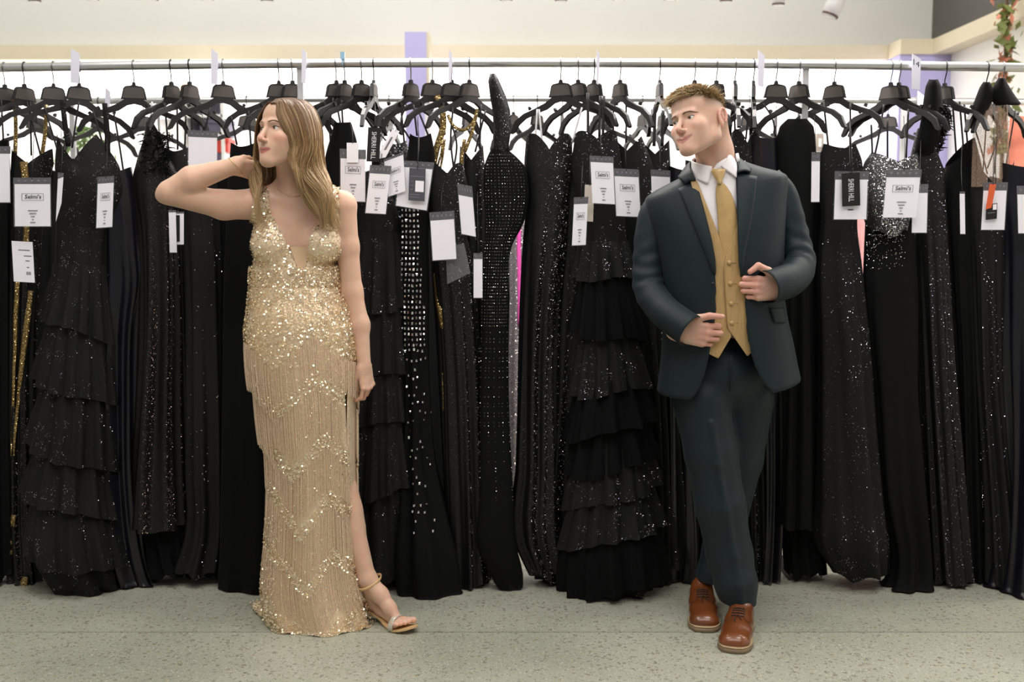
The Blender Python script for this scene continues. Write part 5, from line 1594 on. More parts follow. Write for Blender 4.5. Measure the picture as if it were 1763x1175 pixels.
D = dress(294, [(258, 284, 326), (330, 284, 332), (500, 288, 338), (700, 292, 345), (985, 296, 352)], 'seqs', 'black gown with scattered stones behind the double tags below the elbow', .03)
straps(D, [[(284, 182), (290, 258)], [(305, 185), (306, 258)], [(320, 200), (318, 262)]])
D = dress(326, [(300, 305, 372), (350, 310, 376), (450, 315, 382), (600, 318, 386), (800, 320, 390), (930, 318, 390), (980, 300, 386)], 'seqs', 'sheer-hemmed black gown under the raised arm', -.02, folds=(7, .012))
straps(D, [[(330, 195), (332, 300)], [(362, 185), (350, 240), (345, 300)]])
D = dress(384, [(300, 350, 402), (400, 352, 405), (600, 356, 412), (800, 356, 418), (985, 348, 424)], 'crepe', 'plain black gown just before the velvet one beside the woman', .04)
D = dress(480, [(250, 398, 442), (330, 392, 455), (450, 386, 470), (700, 384, 480), (900, 382, 490), (1060, 380, 478), (1094, 386, 468)], 'velvet', 'heavy black velvet gown beside the woman, reaching the floor', -.06, folds=(5, .016))
straps(D, [[(398, 200), (408, 250)], [(428, 190), (432, 250)]])
D = dress(503, [(300, 452, 540), (500, 450, 560), (800, 440, 580), (1010, 430, 590)], 'crepe', 'black gown mostly hidden behind the woman', .05)
D = dress(578, [(212, 576, 604), (235, 570, 612), (262, 562, 618), (400, 558, 636), (700, 560, 660), (985, 560, 680)], 'crepe', 'plain black gown with thin straps right beside the woman\'s hair', -.02, toph=.01)
straps(D, [[(574, 168), (568, 215), (570, 262)], [(588, 172), (590, 212)], [(578, 172), (586, 212)]])
D = dress(593, [(300, 608, 660), (380, 612, 690), (530, 608, 700), (700, 608, 702), (850, 604, 706), (985, 600, 716)], 'lace', 'black lace gown in sparkling tiers beside the woman\'s lowered hand', -.05,
      tiers=((400, 535, .018, .02), (500, 645, .02, .02), (610, 725, .022, .03), (700, 845, .025, .03)), tiermat=['lace'], hemwave=.02)
D = dress(622, [(246, 668, 700), (275, 655, 706), (340, 652, 706), (450, 655, 700), (700, 660, 705), (985, 650, 720)], 'snake', 'grey-black scaly sequin gown behind the white lettered tags', .03)
straps(D, [[(612, 175), (640, 215), (668, 246)], [(690, 180), (696, 246)]])
D = dress(643, [(270, 640, 668), (400, 640, 672), (700, 645, 690), (985, 640, 700)], 'crepe', 'narrow black gown squeezed behind the black lettered tag', .07)
D = dress(707, [(234, 706, 742), (262, 702, 748), (330, 692, 742), (400, 688, 738), (500, 690, 740), (600, 692, 740), (700, 693, 744), (800, 688, 754), (880, 680, 775), (960, 672, 798), (1030, 676, 806)], 'crepe', 'black gown set with a grid of rectangular rhinestones', -.07, folds=(7, .010), hemwave=.018, depth=.6)
it = []
for j, y in enumerate(np.arange(362, 600, 9.2)):
    for i in range(7):
        x = 691 + i*6.6 + 2.0*math.sin(y*.02) + (y-362)*.006
        if x < 727 + 6*math.sin(y*.013): it.append((x, y))
rgx = np.random.RandomState(1)
for j, y in enumerate(np.arange(602, 905, 15.0)):
    for i in range(5):
        if rgx.rand() < .8 - (y-600)*.0016: it.append((697 + i*7.5*(1 + (y-600)*.0016) + 3.5*(j % 2) + (y-600)*.05, y + rgx.uniform(-3, 3)))
stones(D, it, .0075)
straps(D, [[(700, 180), (690, 210), (706, 240)], [(712, 180), (718, 234)], [(722, 195), (740, 240)]])
D = dress(745, [(285, 742, 800), (330, 738, 798), (450, 742, 800), (600, 752, 800), (800, 762, 806), (1000, 772, 816)], 'seq', 'black sequin gown with a plunging halter and trails of gold chain', -.01, top='v')
band(D, [(752, 470), (758, 520), (764, 560), (770, 600), (776, 640)], (13, 16, 14, 10, 4)); band(D, [(775, 600), (778, 690), (782, 760), (780, 830)], (5, 5, 9, 2)); band(D, [(762, 640), (764, 720), (768, 800), (776, 880), (784, 930)], 3.2); band(D, [(788, 915), (786, 950), (788, 985)], (3, 5, 9))
straps(D, [[(752, 165), (760, 185), (763, 215), (752, 255), (744, 292)]], 'goldseq', .012, 'beaded_strap'); straps(D, [[(762, 235), (760, 262), (752, 290)], [(766, 240), (762, 270), (756, 300)]], 'goldseq', .004, 'beaded_strap')
D = dress(778, [(298, 737, 800), (340, 733, 808), (380, 737, 802), (450, 745, 815), (600, 758, 828), (800, 765, 836), (1005, 770, 842)], 'seqd', 'black glitter bustier gown behind the large white card', -.05, top='sweet')
straps(D, [[(780, 185), (776, 240), (782, 298)], [(772, 200), (786, 245), (780, 298)]])
straps(D, [[(771, 198), (782, 218), (798, 224), (812, 214), (822, 190)]], 'goldseq', .006, 'beaded_strap'); straps(D, [[(800, 240), (796, 265), (792, 300)], [(822, 188), (812, 230), (800, 262)]], 'goldseq', .0065, 'beaded_strap')
D = dress(808, [(262, 792, 832), (330, 788, 838), (500, 792, 838), (700, 795, 840), (1005, 790, 852)], 'seq', 'black sequin gown just before the beaded one-shoulder gown', .02, top='v')
straps(D, [[(828, 180), (826, 262)], [(836, 190), (818, 262)]])
D = dress(849, [(258, 846, 872), (285, 834, 902), (310, 832, 909), (350, 833, 910), (385, 836, 902), (420, 834, 884), (520, 828, 879), (700, 822, 880), (850, 820, 888), (950, 819, 896), (985, 838, 904), (1022, 858, 902)], 'crepe', 'beaded black gown with one thick shoulder strap hooked on the rail', -.09, folds=(4, .006), toph=.02, depth=.3)
it = []
for i in range(13):
    for y in np.arange(268, 860 - (i % 3)*60, 5.5):
        bow = 1 - .35*math.exp(-((y-330)/70)**2)*0
        a, b = float(np.interp(y, D.rows[:, 0], D.rows[:, 1])), float(np.interp(y, D.rows[:, 0], D.rows[:, 2]))
        if y > 560 and (i % 2 or (y*.7) % 11 > 6): continue
        it.append((a + (b-a)*(.06 + .88*(i + .35*math.sin(y*.01 + i))/12.6), y))
stones(D, it, .0021, 'bead_lines', asp=1.2, tilt=.5)
g = []
for y, a, b in ((127, 846, 850), (140, 843, 857), (165, 846, 868), (190, 850, 876), (220, 852, 878), (250, 850, 874), (275, 846, 876)):
    g.append([P(a + (b-a)*t, y, D.Y - .02 - .022*math.sin(math.pi*t)) for t in np.linspace(0, 1, 8)])
sheet_obj('shoulder_strap', np.array(g), DM['seqd'], D.root, .012)
D = dress(965, [(250, 905, 985), (290, 902, 986), (340, 905, 980), (420, 899, 975), (500, 895, 966), (650, 890, 960), (800, 886, 962), (930, 882, 966), (985, 908, 972)], 'seqd', 'black strapless sequin gown with sweetheart neckline and satin hem', -.05, top='sweet', toph=.04, folds=(7, .014))
straps(D, [[(925, 188), (921, 250)], [(928, 188), (934, 252)], [(1002, 185), (985, 245)]], 'white', .0035)
D = dress(995, [(262, 958, 1008), (330, 962, 1012), (500, 958, 1010), (700, 944, 1004), (900, 925, 1000), (1020, 922, 995)], 'seqd', 'narrow black sequin gown between the sweetheart gown and the ruffles', .0, folds=(6, .014))
D = dress(1023, [(236, 990, 1062), (270, 985, 1068), (340, 990, 1075), (440, 996, 1082), (560, 998, 1092), (700, 994, 1108), (850, 985, 1122), (960, 975, 1130), (1052, 992, 1124)], 'lace', 'black tulle gown in many wide ruffle tiers beside the man', -.09, top='sweet', toph=.02,
      tiers=((415, 480, .020, 0), (470, 580, .030, -.01), (560, 672, .026, .02), (640, 735, .042, .05), (705, 800, .032, .04), (735, 850, .030, .05), (800, 915, .036, .05), (850, 1000, .040, .03)), tiermat=['lace', 'tulle', 'lace', 'tulle', 'tulle', 'lace', 'lace', 'tulle'], folds=(9, .016), hemwave=.025)
straps(D, [[(1012, 160), (1012, 240), (1008, 310)], [(1040, 165), (1038, 236)], [(1034, 165), (1032, 236)]], 'strap', .005)
D = dress(1068, [(246, 1050, 1104), (290, 1048, 1125), (400, 1060, 1134), (600, 1092, 1146), (800, 1098, 1156), (1010, 1092, 1160)], 'lace', 'black lace gown with high round neck beside the man\'s sleeve', -.02, top='v')
straps(D, [[(1078, 165), (1078, 246)], [(1056, 175), (1056, 248)]])
D = dress(1136, [(252, 1098, 1152), (400, 1096, 1160), (700, 1110, 1180), (965, 1120, 1204)], 'lace', 'black lace gown just behind the man\'s arm', .03, top='v')
straps(D, [[(1128, 180), (1126, 252)], [(1142, 190), (1140, 252)]], 'strap', .006)
D = dress(1196, [(290, 1152, 1202), (600, 1142, 1210), (830, 1150, 1206), (980, 1150, 1206), (1022, 1152, 1196)], 'satin', 'glossy black satin gown showing beside the man\'s crossed legs', .0, folds=(5, .018))
D = dress(1234, [(280, 1180, 1262), (600, 1180, 1270), (1000, 1190, 1292)], 'crepe', 'black gown hidden behind the man, between two satin ones', .05)
D = dress(1266, [(240, 1258, 1306), (300, 1252, 1318), (600, 1268, 1334), (1000, 1285, 1338)], 'seq', 'black sequin gown directly behind the man\'s neck', .02, top='sweet')
straps(D, [[(1264, 180), (1266, 240)], [(1290, 185), (1284, 240)]])
D = dress(1298, [(236, 1290, 1345), (300, 1290, 1352), (600, 1300, 1352), (900, 1308, 1345), (1034, 1300, 1340)], 'satin', 'black satin gown past the man\'s trouser leg', -.01, folds=(5, .016))
straps(D, [[(1300, 170), (1302, 236)], [(1314, 178), (1330, 205), (1335, 236)]])
D = dress(1337, [(206, 1356, 1388), (216, 1345, 1398), (235, 1338, 1403), (275, 1336, 1403), (340, 1342, 1400), (500, 1346, 1400), (700, 1342, 1404), (905, 1336, 1402)], 'crepe', 'black gown with big rounded ruched bust over the man\'s shoulder', -.05, folds=(5, .010), toph=.008)
D = dress(1376, [(262, 1388, 1420), (340, 1382, 1424), (600, 1372, 1420), (905, 1345, 1412), (985, 1350, 1420)], 'velvet', 'narrow black gown beside the rack upright', .03)
D = dress(1437, [(252, 1418, 1472), (275, 1411, 1482), (320, 1411, 1486), (380, 1412, 1476), (450, 1405, 1484), (600, 1405, 1500), (750, 1402, 1512), (850, 1400, 1522), (940, 1402, 1530), (985, 1432, 1530)], 'lace', 'black strapless gown with stone-flecked lace fading to a plain hem', -.06, top='flat', folds=(6, .012))
stones(D, [(1415 + rgx.rand()*(70 + (y-400)*.05), y) for y in np.repeat(np.arange(420, 900, 7.0), 2) if rgx.rand() < .8], .0018, 'stones', tilt=.6, asp=1)
straps(D, [[(1464, 178), (1464, 252)], [(1418, 175), (1426, 252)]])
DS = dress(1535, [(385, 1490, 1572), (500, 1486, 1580), (700, 1500, 1584), (850, 1510, 1594), (985, 1528, 1604), (1030, 1512, 1606), (1051, 1512, 1602)], 'crepe', 'black gown with a silver-beaded bodice and plain pooled skirt', -.07, folds=(5, .014), sub='skirt')
r_ = dress(1535, [(270, 1500, 1578), (285, 1488, 1582), (320, 1481, 1584), (350, 1481, 1576), (392, 1492, 1562), (402, 1494, 1560)], 'silver', 'x', -.08, folds=(4, .003), top='v', toph=.022)
c = list(r_.root.children)[0]; c.name = 'beaded_bodice'; w0 = c.location + r_.root.location; c.parent = DS.root; c.location = w0 - DS.root.location
bpy.data.objects.remove(r_.root)
stones(DS, [(1492 + rgx.rand()*66, 404 + 60*rgx.rand()**2) for _ in range(140)], .003, 'stones', tilt=.6, asp=1)
straps(DS, [[(1500, 215), (1502, 268)], [(1564, 188), (1560, 272)], [(1528, 205), (1528, 280)], [(1522, 180), (1512, 240), (1506, 268)]])
D = dress(1549, [(290, 1555, 1602), (400, 1560, 1605), (700, 1570, 1612), (1000, 1580, 1625)], 'crepe', 'black gown tucked behind the silver-beaded one', .03)
D = dress(1610, [(246, 1580, 1614), (280, 1568, 1624), (340, 1570, 1628), (450, 1576, 1634), (600, 1582, 1642), (800, 1590, 1656), (1000, 1600, 1672)], 'seq', 'black sequin gown with one tall padded shoulder strap', -.04, top='onel')
g = []
for y, a, b in ((138, 1604, 1610), (150, 1598, 1616), (175, 1594, 1618), (205, 1590, 1616), (235, 1584, 1614), (265, 1578, 1612)):
    g.append([P(a + (b-a)*t, y, D.Y - .02 - .03*math.sin(math.pi*t)) for t in np.linspace(0, 1, 8)])
sheet_obj('shoulder_strap', np.array(g), DM['velvet'], D.root, .02)
mbf = MB(); rg = np.random.RandomState(8)
for i in range(160):
    t = rg.rand(); c = P(1622 + 8*math.sin(t*5) + rg.normal(0, 3), 180 + 80*t, D.Y - .02 + rg.normal(0, .008)); d = rg.normal(0, .012, 3)
    mbf.tube([np.array(c) - d, np.array(c), np.array(c) + d], [.001, .004, .001], 4, False)
tag(mbf.obj('sequin_trim', DM['seqd'], D.root), kind='stuff')
D = dress(1628, [(262, 1630, 1676), (300, 1626, 1690), (450, 1630, 1692), (600, 1640, 1692), (1000, 1650, 1702)], 'crepe', 'plain black gown between the padded strap and the sheer sleeves', .0, top='one')
straps(D, [[(1640, 175), (1646, 262)], [(1660, 180), (1668, 275)], [(1652, 175), (1660, 270)]])
D = dress(1700, [(296, 1668, 1744), (350, 1668, 1740), (450, 1672, 1736), (600, 1676, 1736), (900, 1690, 1762), (1000, 1690, 1775)], 'seqs', 'black gown with sheer shoulders and beaded seams near the end of the row', -.05, top='v', toph=.06)
for x0, x1, xa, xb in ((1676, 1708, 1672, 1712), (1712, 1735, 1708, 1740)):
    g = [[P((x0 + (x1-x0)*t)*(1-s) + (xa + (xb-xa)*t)*s, 178 + 144*s, D.Y - .03 - .02*math.sin(math.pi*t) - .004*math.sin(30*t)) for t in np.linspace(0, 1, 16)] for s in np.linspace(0, 1, 10)]
    sheet_obj('sheer_sleeve', np.array(g), DM['nudemesh'], D.root)
for cap in (((142, 1696, 1701), (150, 1690, 1706), (164, 1684, 1709), (182, 1677, 1702), (202, 1669, 1690), (222, 1663, 1676)), ((135, 1722, 1727), (145, 1715, 1732), (158, 1709, 1740), (170, 1708, 1748), (180, 1716, 1756))):
    pts = spline([(y, a, b) for y, a, b in cap], 16)
    g = [[P(a + (b-a)*t, y, D.Y - .035 - .030*math.sin(math.pi*t)) for t in np.linspace(0, 1, 9)] for y, a, b in pts]
    sheet_obj('shoulder_cap', np.array(g), DM['velvet'], D.root, .012)
straps(D, [[(1668, 190), (1690, 260), (1700, 300)], [(1700, 185), (1692, 300)], [(1720, 190), (1712, 300)], [(1738, 185), (1700, 290)], [(1748, 190), (1730, 296)]], 'strap', .0028)
stones(D, [(1700 + 14*math.sin(y*.013) + rgx.uniform(-8, 8), y) for y in np.arange(420, 900, 4.0)], .0022, 'bead_lines', tilt=.6)
D = dress(1727, [(285, 1724, 1800), (400, 1728, 1810), (600, 1724, 1812), (800, 1724, 1812), (960, 1712, 1812), (1062, 1692, 1815)], 'satin', 'black gown trailing on the floor at the very end of the row', -.09, folds=(5, .016), hemwave=.015)

# ------------------------------------------------------------------ the row behind
RB = 'black gowns on the rear rail'
for i, (hx, m, lab, dyy) in enumerate(((10, 'crepe', 'rear black gown behind the plain one at the far end', 0), (60, 'crepe', 'rear black gown behind the gold-beaded gown', 0), (115, 'seq', 'rear black gown behind the lace ruffles', .02), (170, 'crepe', 'rear black gown behind the satin gown', 0), (246, 'crepe', 'rear black gown below the hanger beside the feathered top', .02),
        (310, 'crepe', 'rear black gown behind the raised elbow', 0), (365, 'velvet', 'rear black gown behind the raised forearm', 0), (425, 'satin', 'rear glossy black gown beside the woman\'s chin', .0), (480, 'crepe', 'rear black gown behind the woman\'s head', 0), (545, 'crepe', 'rear black gown behind the woman\'s hair', 0), (610, 'crepe', 'rear black gown behind the spaghetti-strap gown', 0), (670, 'crepe', 'rear black gown behind the white swing tags', 0),
        (730, 'crepe', 'rear black gown behind the rhinestone gown', 0), (803, 'crepe', 'rear black gown behind the gold-trimmed gown', 0), (862, 'crepe', 'rear black gown behind the one-shoulder strap', 0.02), (968, 'crepe', 'rear black gown behind the sweetheart gown', 0), (1034, 'crepe', 'rear black gown behind the tulle ruffles', 0), (1106, 'lace', 'rear black gown beside the man\'s cheek', 0), (1160, 'crepe', 'rear black gown behind the man\'s face', 0),
        (1225, 'crepe', 'rear black gown behind the man\'s neck', 0), (1290, 'crepe', 'rear black gown behind the man\'s collar', 0), (1336, 'crepe', 'rear black gown behind the ruched bust', 0), (1400, 'crepe', 'rear black gown beside the rack upright', 0), (1455, 'crepe', 'rear black gown behind the strapless lace gown', 0.02), (1530, 'crepe', 'rear black gown in front of the lilac pier', 0),
        (1600, 'crepe', 'rear black gown behind the padded strap', 0), (1660, 'crepe', 'rear black gown behind the sheer sleeves', 0), (1730, 'crepe', 'rear black gown behind the last gown', 0))):
    rgx2 = np.random.RandomState(i); tp = 300 + rgx2.randint(-12, 14)
    dress(hx, [(tp, hx-26, hx+26), (tp+40, hx-36, hx+36), (450, hx-34, hx+36), (700, hx-40, hx+42), (884, hx-48, hx+48)], m, lab, dyy, row=YB, group=RB, n=40, dmax=.11)
D = dress(890, [(300, 868, 908), (400, 872, 912), (600, 872, 912), (880, 866, 914)], 'irid', 'silver iridescent gown glimpsed in the gap beside the beaded gown', -.12, row=YB, group='coloured gowns on the rear rail', n=40)
band(D, [(893, 370), (894, 470), (895, 560)], 9, 'pink', 'pink_panel')
dress(1480, [(330, 1470, 1494), (450, 1468, 1496), (880, 1460, 1500)], 'blush', 'blush pink gown glimpsed below the black lettered tag', -.12, row=YB, group='coloured gowns on the rear rail', n=40, dmin=.03)
dress(1758, [(200, 1740, 1790), (300, 1732, 1795), (450, 1735, 1795), (880, 1725, 1800)], 'coral', 'coral gown glimpsed behind the sheer sleeves', .3, row=YB, group='coloured gowns on the rear rail', n=40)
# ================================================================== swing tags, size cards
M_CARD = mat('card_white', srgb(246, 243, 250), .5, noise=(8, .01))
M_CARDB = mat('card_black', srgb(16, 16, 18), .45, noise=(20, .1))
M_CARDG = mat('card_grey', srgb(74, 74, 84), .5, noise=(20, .05))
M_CARDT = mat('card_beige', srgb(206, 196, 184), .55, noise=(20, .03))
M_ORANGE = mat('card_orange', srgb(214, 92, 48), .5, noise=(20, .05))
M_INK = mat('ink', srgb(48, 46, 52), .6, noise=(90, .05)); M_INKW = mat('ink_white', srgb(235, 235, 238), .6, noise=(90, .02)); M_INKG = mat('ink_grey', srgb(120, 118, 126), .6, noise=(90, .05))
def clear_plastic():
    m = bpy.data.materials.new('clear_sleeve'); m.use_nodes = True
    nt = m.node_tree; b = nt.nodes['Principled BSDF']; L = nt.links.new
    b.inputs['Base Color'].default_value = (.9, .9, .95, 1); b.inputs['Roughness'].default_value = .10; b.inputs['Alpha'].default_value = .07
    b.inputs['Specular IOR Level'].default_value = .8
    tc = nt.nodes.new('ShaderNodeTexCoord'); nz = nt.nodes.new('ShaderNodeTexNoise'); nz.inputs['Scale'].default_value = 60; L(tc.outputs['Object'], nz.inputs['Vector'])
    bp = nt.nodes.new('ShaderNodeBump'); bp.inputs['Strength'].default_value = .35; bp.inputs['Distance'].default_value = .004; L(nz.outputs['Fac'], bp.inputs['Height']); L(bp.outputs['Normal'], b.inputs['Normal'])
    return m
M_CLEAR = clear_plastic()
M_HEAD = mat('sleeve_header', srgb(20, 19, 34), .3, spec=.35, alpha=.85, noise=(40, .2))
M_CORD = mat('tag_cord', srgb(20, 20, 22), .6, noise=(60, .1))
TXT = {}
def text_geo(s, shear=0.0, bold=0.0):
    key = (s, shear, bold)
    if key not in TXT:
        cu = bpy.data.curves.new('t', 'FONT'); cu.body = s; cu.shear = shear; cu.offset = bold; cu.resolution_u = 2
        ob = bpy.data.objects.new('t', cu); COL.objects.link(ob)
        dg = bpy.context.evaluated_depsgraph_get(); me = bpy.data.meshes.new_from_object(ob.evaluated_get(dg))
        v = np.array([tuple(p.co) for p in me.vertices]); f = [tuple(p.vertices) for p in me.polygons]
        bpy.data.objects.remove(ob); bpy.data.curves.remove(cu); bpy.data.meshes.remove(me)
        lo, hi = v.min(0), v.max(0)
        v = (v - lo); TXT[key] = (v[:, :2], f, hi - lo)
    return TXT[key]
def card_frame(q4, Y):
    """q4: px corners tl, tr, br, bl -> bilinear map (u right, v down, w towards the viewer) to the world"""
    c = [np.array(P(x, y, Y)) for x, y in q4]
    n = np.cross(c[1]-c[0], c[3]-c[0]); n /= np.linalg.norm(n)
    if n[1] > 0: n = -n
    def F(u, v, w=0):
        return (c[0]*(1-u) + c[1]*u)*(1-v) + (c[3]*(1-u) + c[2]*u)*v + n*w
    return F
def slab(F, u0, v0, u1, v1, w0, w1, nm, m, parent):
    v = [F(u, w_, w) for w in (w0, w1) for u, w_ in ((u0, v0), (u1, v0), (u1, v1), (u0, v1))]
    return mesh_obj(nm, v, [(0, 1, 2, 3), (7, 6, 5, 4), (0, 4, 5, 1), (1, 5, 6, 2), (2, 6, 7, 3), (3, 7, 4, 0)], m, parent, False)
def put_text(F, s, u0, u1, vb, h, w, nm, m, parent, rot90=False, shear=0., bold=0.):
    """fit text into u0..u1 with baseline vb and height h (v units); rot90 reads downwards inside u0..u1 (v range vb-h .. vb)"""
    v, f, d = text_geo(s, shear, bold)
    if not rot90:
        pts = [F(u0 + (u1-u0)*x/d[0], vb - h*y/d[1], w) for x, y in v]
    else:
        pts = [F(u0 + (u1-u0)*y/d[1], (vb-h) + h*x/d[0], w) for x, y in v]
    return mesh_obj(nm, pts, f, m, parent, False)
def logo_print(F, v0, parent, w):
    """the shop's printed logo and the lines of the description under it"""
    put_text(F, "Selmi's", .30, .74, v0 + .085, .085, w, 'printed_logo', M_INK, parent, shear=.12, bold=.012)
    for a, b, c, d in ((.22, v0 - .02, .80, v0 - .014), (.22, v0 + .115, .80, v0 + .121), (.22, v0 - .02, .232, v0 + .12), (.79, v0 - .02, .80, v0 + .12)):
        slab(F, a, b, c, d, w - .0002, w, 'logo_frame', M_INKG, parent)
    for k, (a, b) in enumerate(((.38, .64), (.42, .60), (.46, .56), (.49, .53), (.44, .58))):
        slab(F, a, v0 + .32 + .06*k, b, v0 + .338 + .06*k, w - .0002, w, 'printed_line', M_INKG, parent)
def swing_tag(q4, Y, label, kind='logo', cord=None, header=.13, card=None, sleeve=True, group='sleeved price cards'):
    F = card_frame(q4, Y)
    root = empty('price_tag', F(.5, 1, 0), label, 'price tag', group)
    if sleeve:
        slab(F, 0, 0, 1, 1, .0014, .0020, 'clear_sleeve', M_CLEAR, root)
        slab(F, .0, .0, 1, header, -.0006, .0012, 'sleeve_header', M_HEAD, root)
        for u in (.12, .30, .47, .64, .82): slab(F, u, header*.35, u + .06, header*.62, .0021, .0024, 'header_glint', M_INKG, root)
    m = card or M_CARD
    slab(F, .03 if sleeve else 0, header if sleeve else 0, .97 if sleeve else 1, .985 if sleeve else 1, -.0006, .0008, 'card', m, root)
    if kind == 'logo': logo_print(F, .34, root, .0026 if sleeve else .0012)
    if kind == 'lines':
        for k in range(4): slab(F, .40, .60 + .06*k, .60, .625 + .06*k, .0022, .0024, 'printed_line', M_INK, root)
    if cord:
        pts = [F(.5, .03, .002), F(.5, -.06, .0)] + [np.array(P(x, y, YR - .02)) for x, y in cord]
        v, f = tube_geo(spline(pts, 8), .0012, 5); mesh_obj('cord', v, f, M_CORD, root)
    return root, F
def R4(x0, y0, x1, y1, sx=0, sy=0):
    """upright card; sx shifts the bottom edge sideways, sy drops its far side"""
    return [(x0, y0), (x1, y0 + sy), (x1 + sx, y1 + sy), (x0 + sx, y1)]
YT = YR - .22
swing_tag(R4(-38, 252, 18, 350, 1), YT, 'white price card cut off by the edge, topmost at the end of the row', 'none', [(5, 190)])
swing_tag(R4(23, 306, 88, 391, 1), YT - .02, 'sleeved white card with glittering plastic on the gold-beaded gown', 'logo', [(60, 200)])
swing_tag([(100, 297), (110, 298), (106, 350), (96, 384)], YT, 'white card turned edge-on over the lace ruffle gown', 'none', [(105, 220)])
swing_tag(R4(168, 305, 197, 394, -3, -2), YT, 'slim turned white card over the lace ruffle gown', 'logo', [(184, 215)])
t, F = swing_tag(R4(20, 415, 56, 485, 4, 2), YT, 'lower white card with a barcode on the gold-beaded gown', 'none', None, sleeve=False, group='plain cards')
for k in range(7): slab(F, .62 + .035*k, .74, .62 + .035*k + (.02 if k % 3 else .012), .82, .0009, .0012, 'barcode_bar', M_INK, t)
for v0, a, b in ((.34, .55, .92), (.46, .62, .82), (.62, .66, .78), (.20, .30, .85)): slab(F, a, v0, b, v0 + .025, .0009, .0012, 'printed_line', M_INKG, t)
swing_tag(R4(323, 224, 375, 312, 0, 2), YT, 'bright white sleeved card above the raised elbow', 'none', [(345, 195)])
swing_tag(R4(290, 362, 303, 436, 2), YT, 'narrow blue-edged card just below the elbow', 'none', [(292, 300)], header=.05)
t, F = swing_tag(R4(299, 365, 317, 422, 0), YT + .01, 'narrow white card with a black strip just below the elbow', 'none', [(306, 300)], header=.05)
slab(F, .2, .1, .6, .9, .0022, .003, 'black_strip', M_CARDB, t)
t, F = swing_tag(R4(585, 256, 630, 347, 0, 2), YT, 'sleeved white card right beside the woman\'s hair', 'logo', [(600, 200)], header=.18)
swing_tag(R4(597, 246, 617, 280), YT - .006, 'small white slip tucked into the card beside the woman\'s hair', 'none', [(606, 215)], sleeve=False, group='plain cards')
swing_tag(R4(637, 284, 674, 368, -9, 2), YT - .02, 'lowest sleeved white card of the group beside the woman', 'logo', [(655, 200)], header=.17)
swing_tag([(660, 275), (695, 262), (699, 330), (668, 340)], YT, 'tilted sleeved white card beside the black lettered tag', 'logo', [(682, 190)], header=.06)
t, F = swing_tag([(690, 276), (748, 280), (736, 364), (680, 355)], YT + .01, 'wide sleeved card with a grey tag over it', 'none', [(718, 200)], header=.14)
t, F = swing_tag(R4(705, 289, 733, 345, -2, 2), YT - .005, 'slate grey tag with a white label in front of the wide sleeved card', 'none', [(720, 200)], card=M_CARDG, sleeve=False, group='plain cards')
slab(F, .40, .38, .92, .72, .0009, .0014, 'white_label', M_CARD, t)
for v0, a, b in ((.24, .10, .92), (.40, .12, .28), (.52, .12, .32), (.64, .12, .28), (.80, .08, .70), (.88, .08, .70)): slab(F, a, v0, b, v0 + .02, .0009, .0012, 'printed_line', M_INKG, t)
t, F = swing_tag(R4(634, 219, 656, 278, -3, 1), YT - .012, 'black tag with white lettering beside the tilted cards', 'none', [(643, 160)], card=M_CARDB, sleeve=False, group='black lettered tags')
put_text(F, 'SHERRI HILL', .32, .68, .93, .80, .0012, 'printed_name', M_INKW, t, True)
t, F = swing_tag([(676, 222), (688, 226), (664, 271), (646, 275)], YT - .008, 'narrow white card tipped sideways beside the black lettered tag', 'none', [(682, 190)], sleeve=False, group='plain cards')
slab(F, .35, .25, .6, .7, .0009, .0012, 'printed_line', M_INKG, t)
swing_tag(R4(739, 366, 782, 450, 5, -3), YT - .02, 'large blank sleeved card hanging low on the bustier gown', 'none', [(768, 300)], header=.17)
swing_tag(R4(787, 316, 813, 404, 7, 5), YT, 'blank sleeved card just before the one-shoulder gown', 'none', [(800, 240)], header=.22)
F = card_frame([(767, 425), (799, 419), (810, 470), (770, 490)], YT)
t = empty('price_tag', F(.5, 1, 0), 'empty clear plastic sleeve below the large blank card', 'price tag', 'sleeved price cards')
slab(F, 0, 0, 1, 1, 0, .0008, 'clear_sleeve', M_CLEAR, t)
slab(F, 0, 0, 1, .06, -.0008, -.0001, 'sleeve_header', M_HEAD, t)
swing_tag(R4(815, 436, 831, 514, 0), YT + .01, 'narrow blank card low beside the one-shoulder gown', 'none', [(822, 330)], header=.13)
swing_tag(R4(988, 340, 1013, 424, -4, -1), YT - .03, 'slim lettered card hanging lowest before the ruffle gown', 'logo', [(1006, 250)], header=.14)
swing_tag(R4(1015, 268, 1056, 351, 4, 2), YT - .03, 'higher of the two lettered cards on the ruffle gown beside the man', 'logo', [(1036, 180)])
swing_tag(R4(1056, 290, 1100, 373, 4, 2), YT - .02, 'lower of the two lettered cards right beside the man\'s sleeve', 'logo', [(1078, 180)], header=.16)
swing_tag(R4(1120, 292, 1154, 372, 2, 2), YT, 'lettered card half hidden by the man\'s shoulder', 'none', [(1138, 200)], header=.14)
swing_tag(R4(1007, 318, 1023, 381, -2, 1), YT + .01, 'beige paper tag behind the slim lettered card', 'none', [(1014, 240)], card=M_CARDT, sleeve=False, group='plain cards')
swing_tag(R4(1397, 262, 1412, 349, -1), YT, 'narrow sleeved card over the man\'s shoulder, turned aside', 'none', [(1402, 200)], header=.18)
t, F = swing_tag(R4(1437, 295, 1496, 379, -3, 0), YT - .02, 'sleeved white card behind a black lettered tag', 'none', [(1462, 180)], header=.17)
slab(F, .42, .78, .58, .80, .0022, .0024, 'printed_line', M_INK, t)
t, F = swing_tag(R4(1449, 299, 1480, 356, 1, -2), YT - .035, 'black lettered tag in front of a sleeved white card', 'none', [(1463, 180)], card=M_CARDB, sleeve=False, group='black lettered tags')
put_text(F, 'SHERRI HILL', .36, .66, .86, .68, .0012, 'printed_name', M_INKW, t, True)
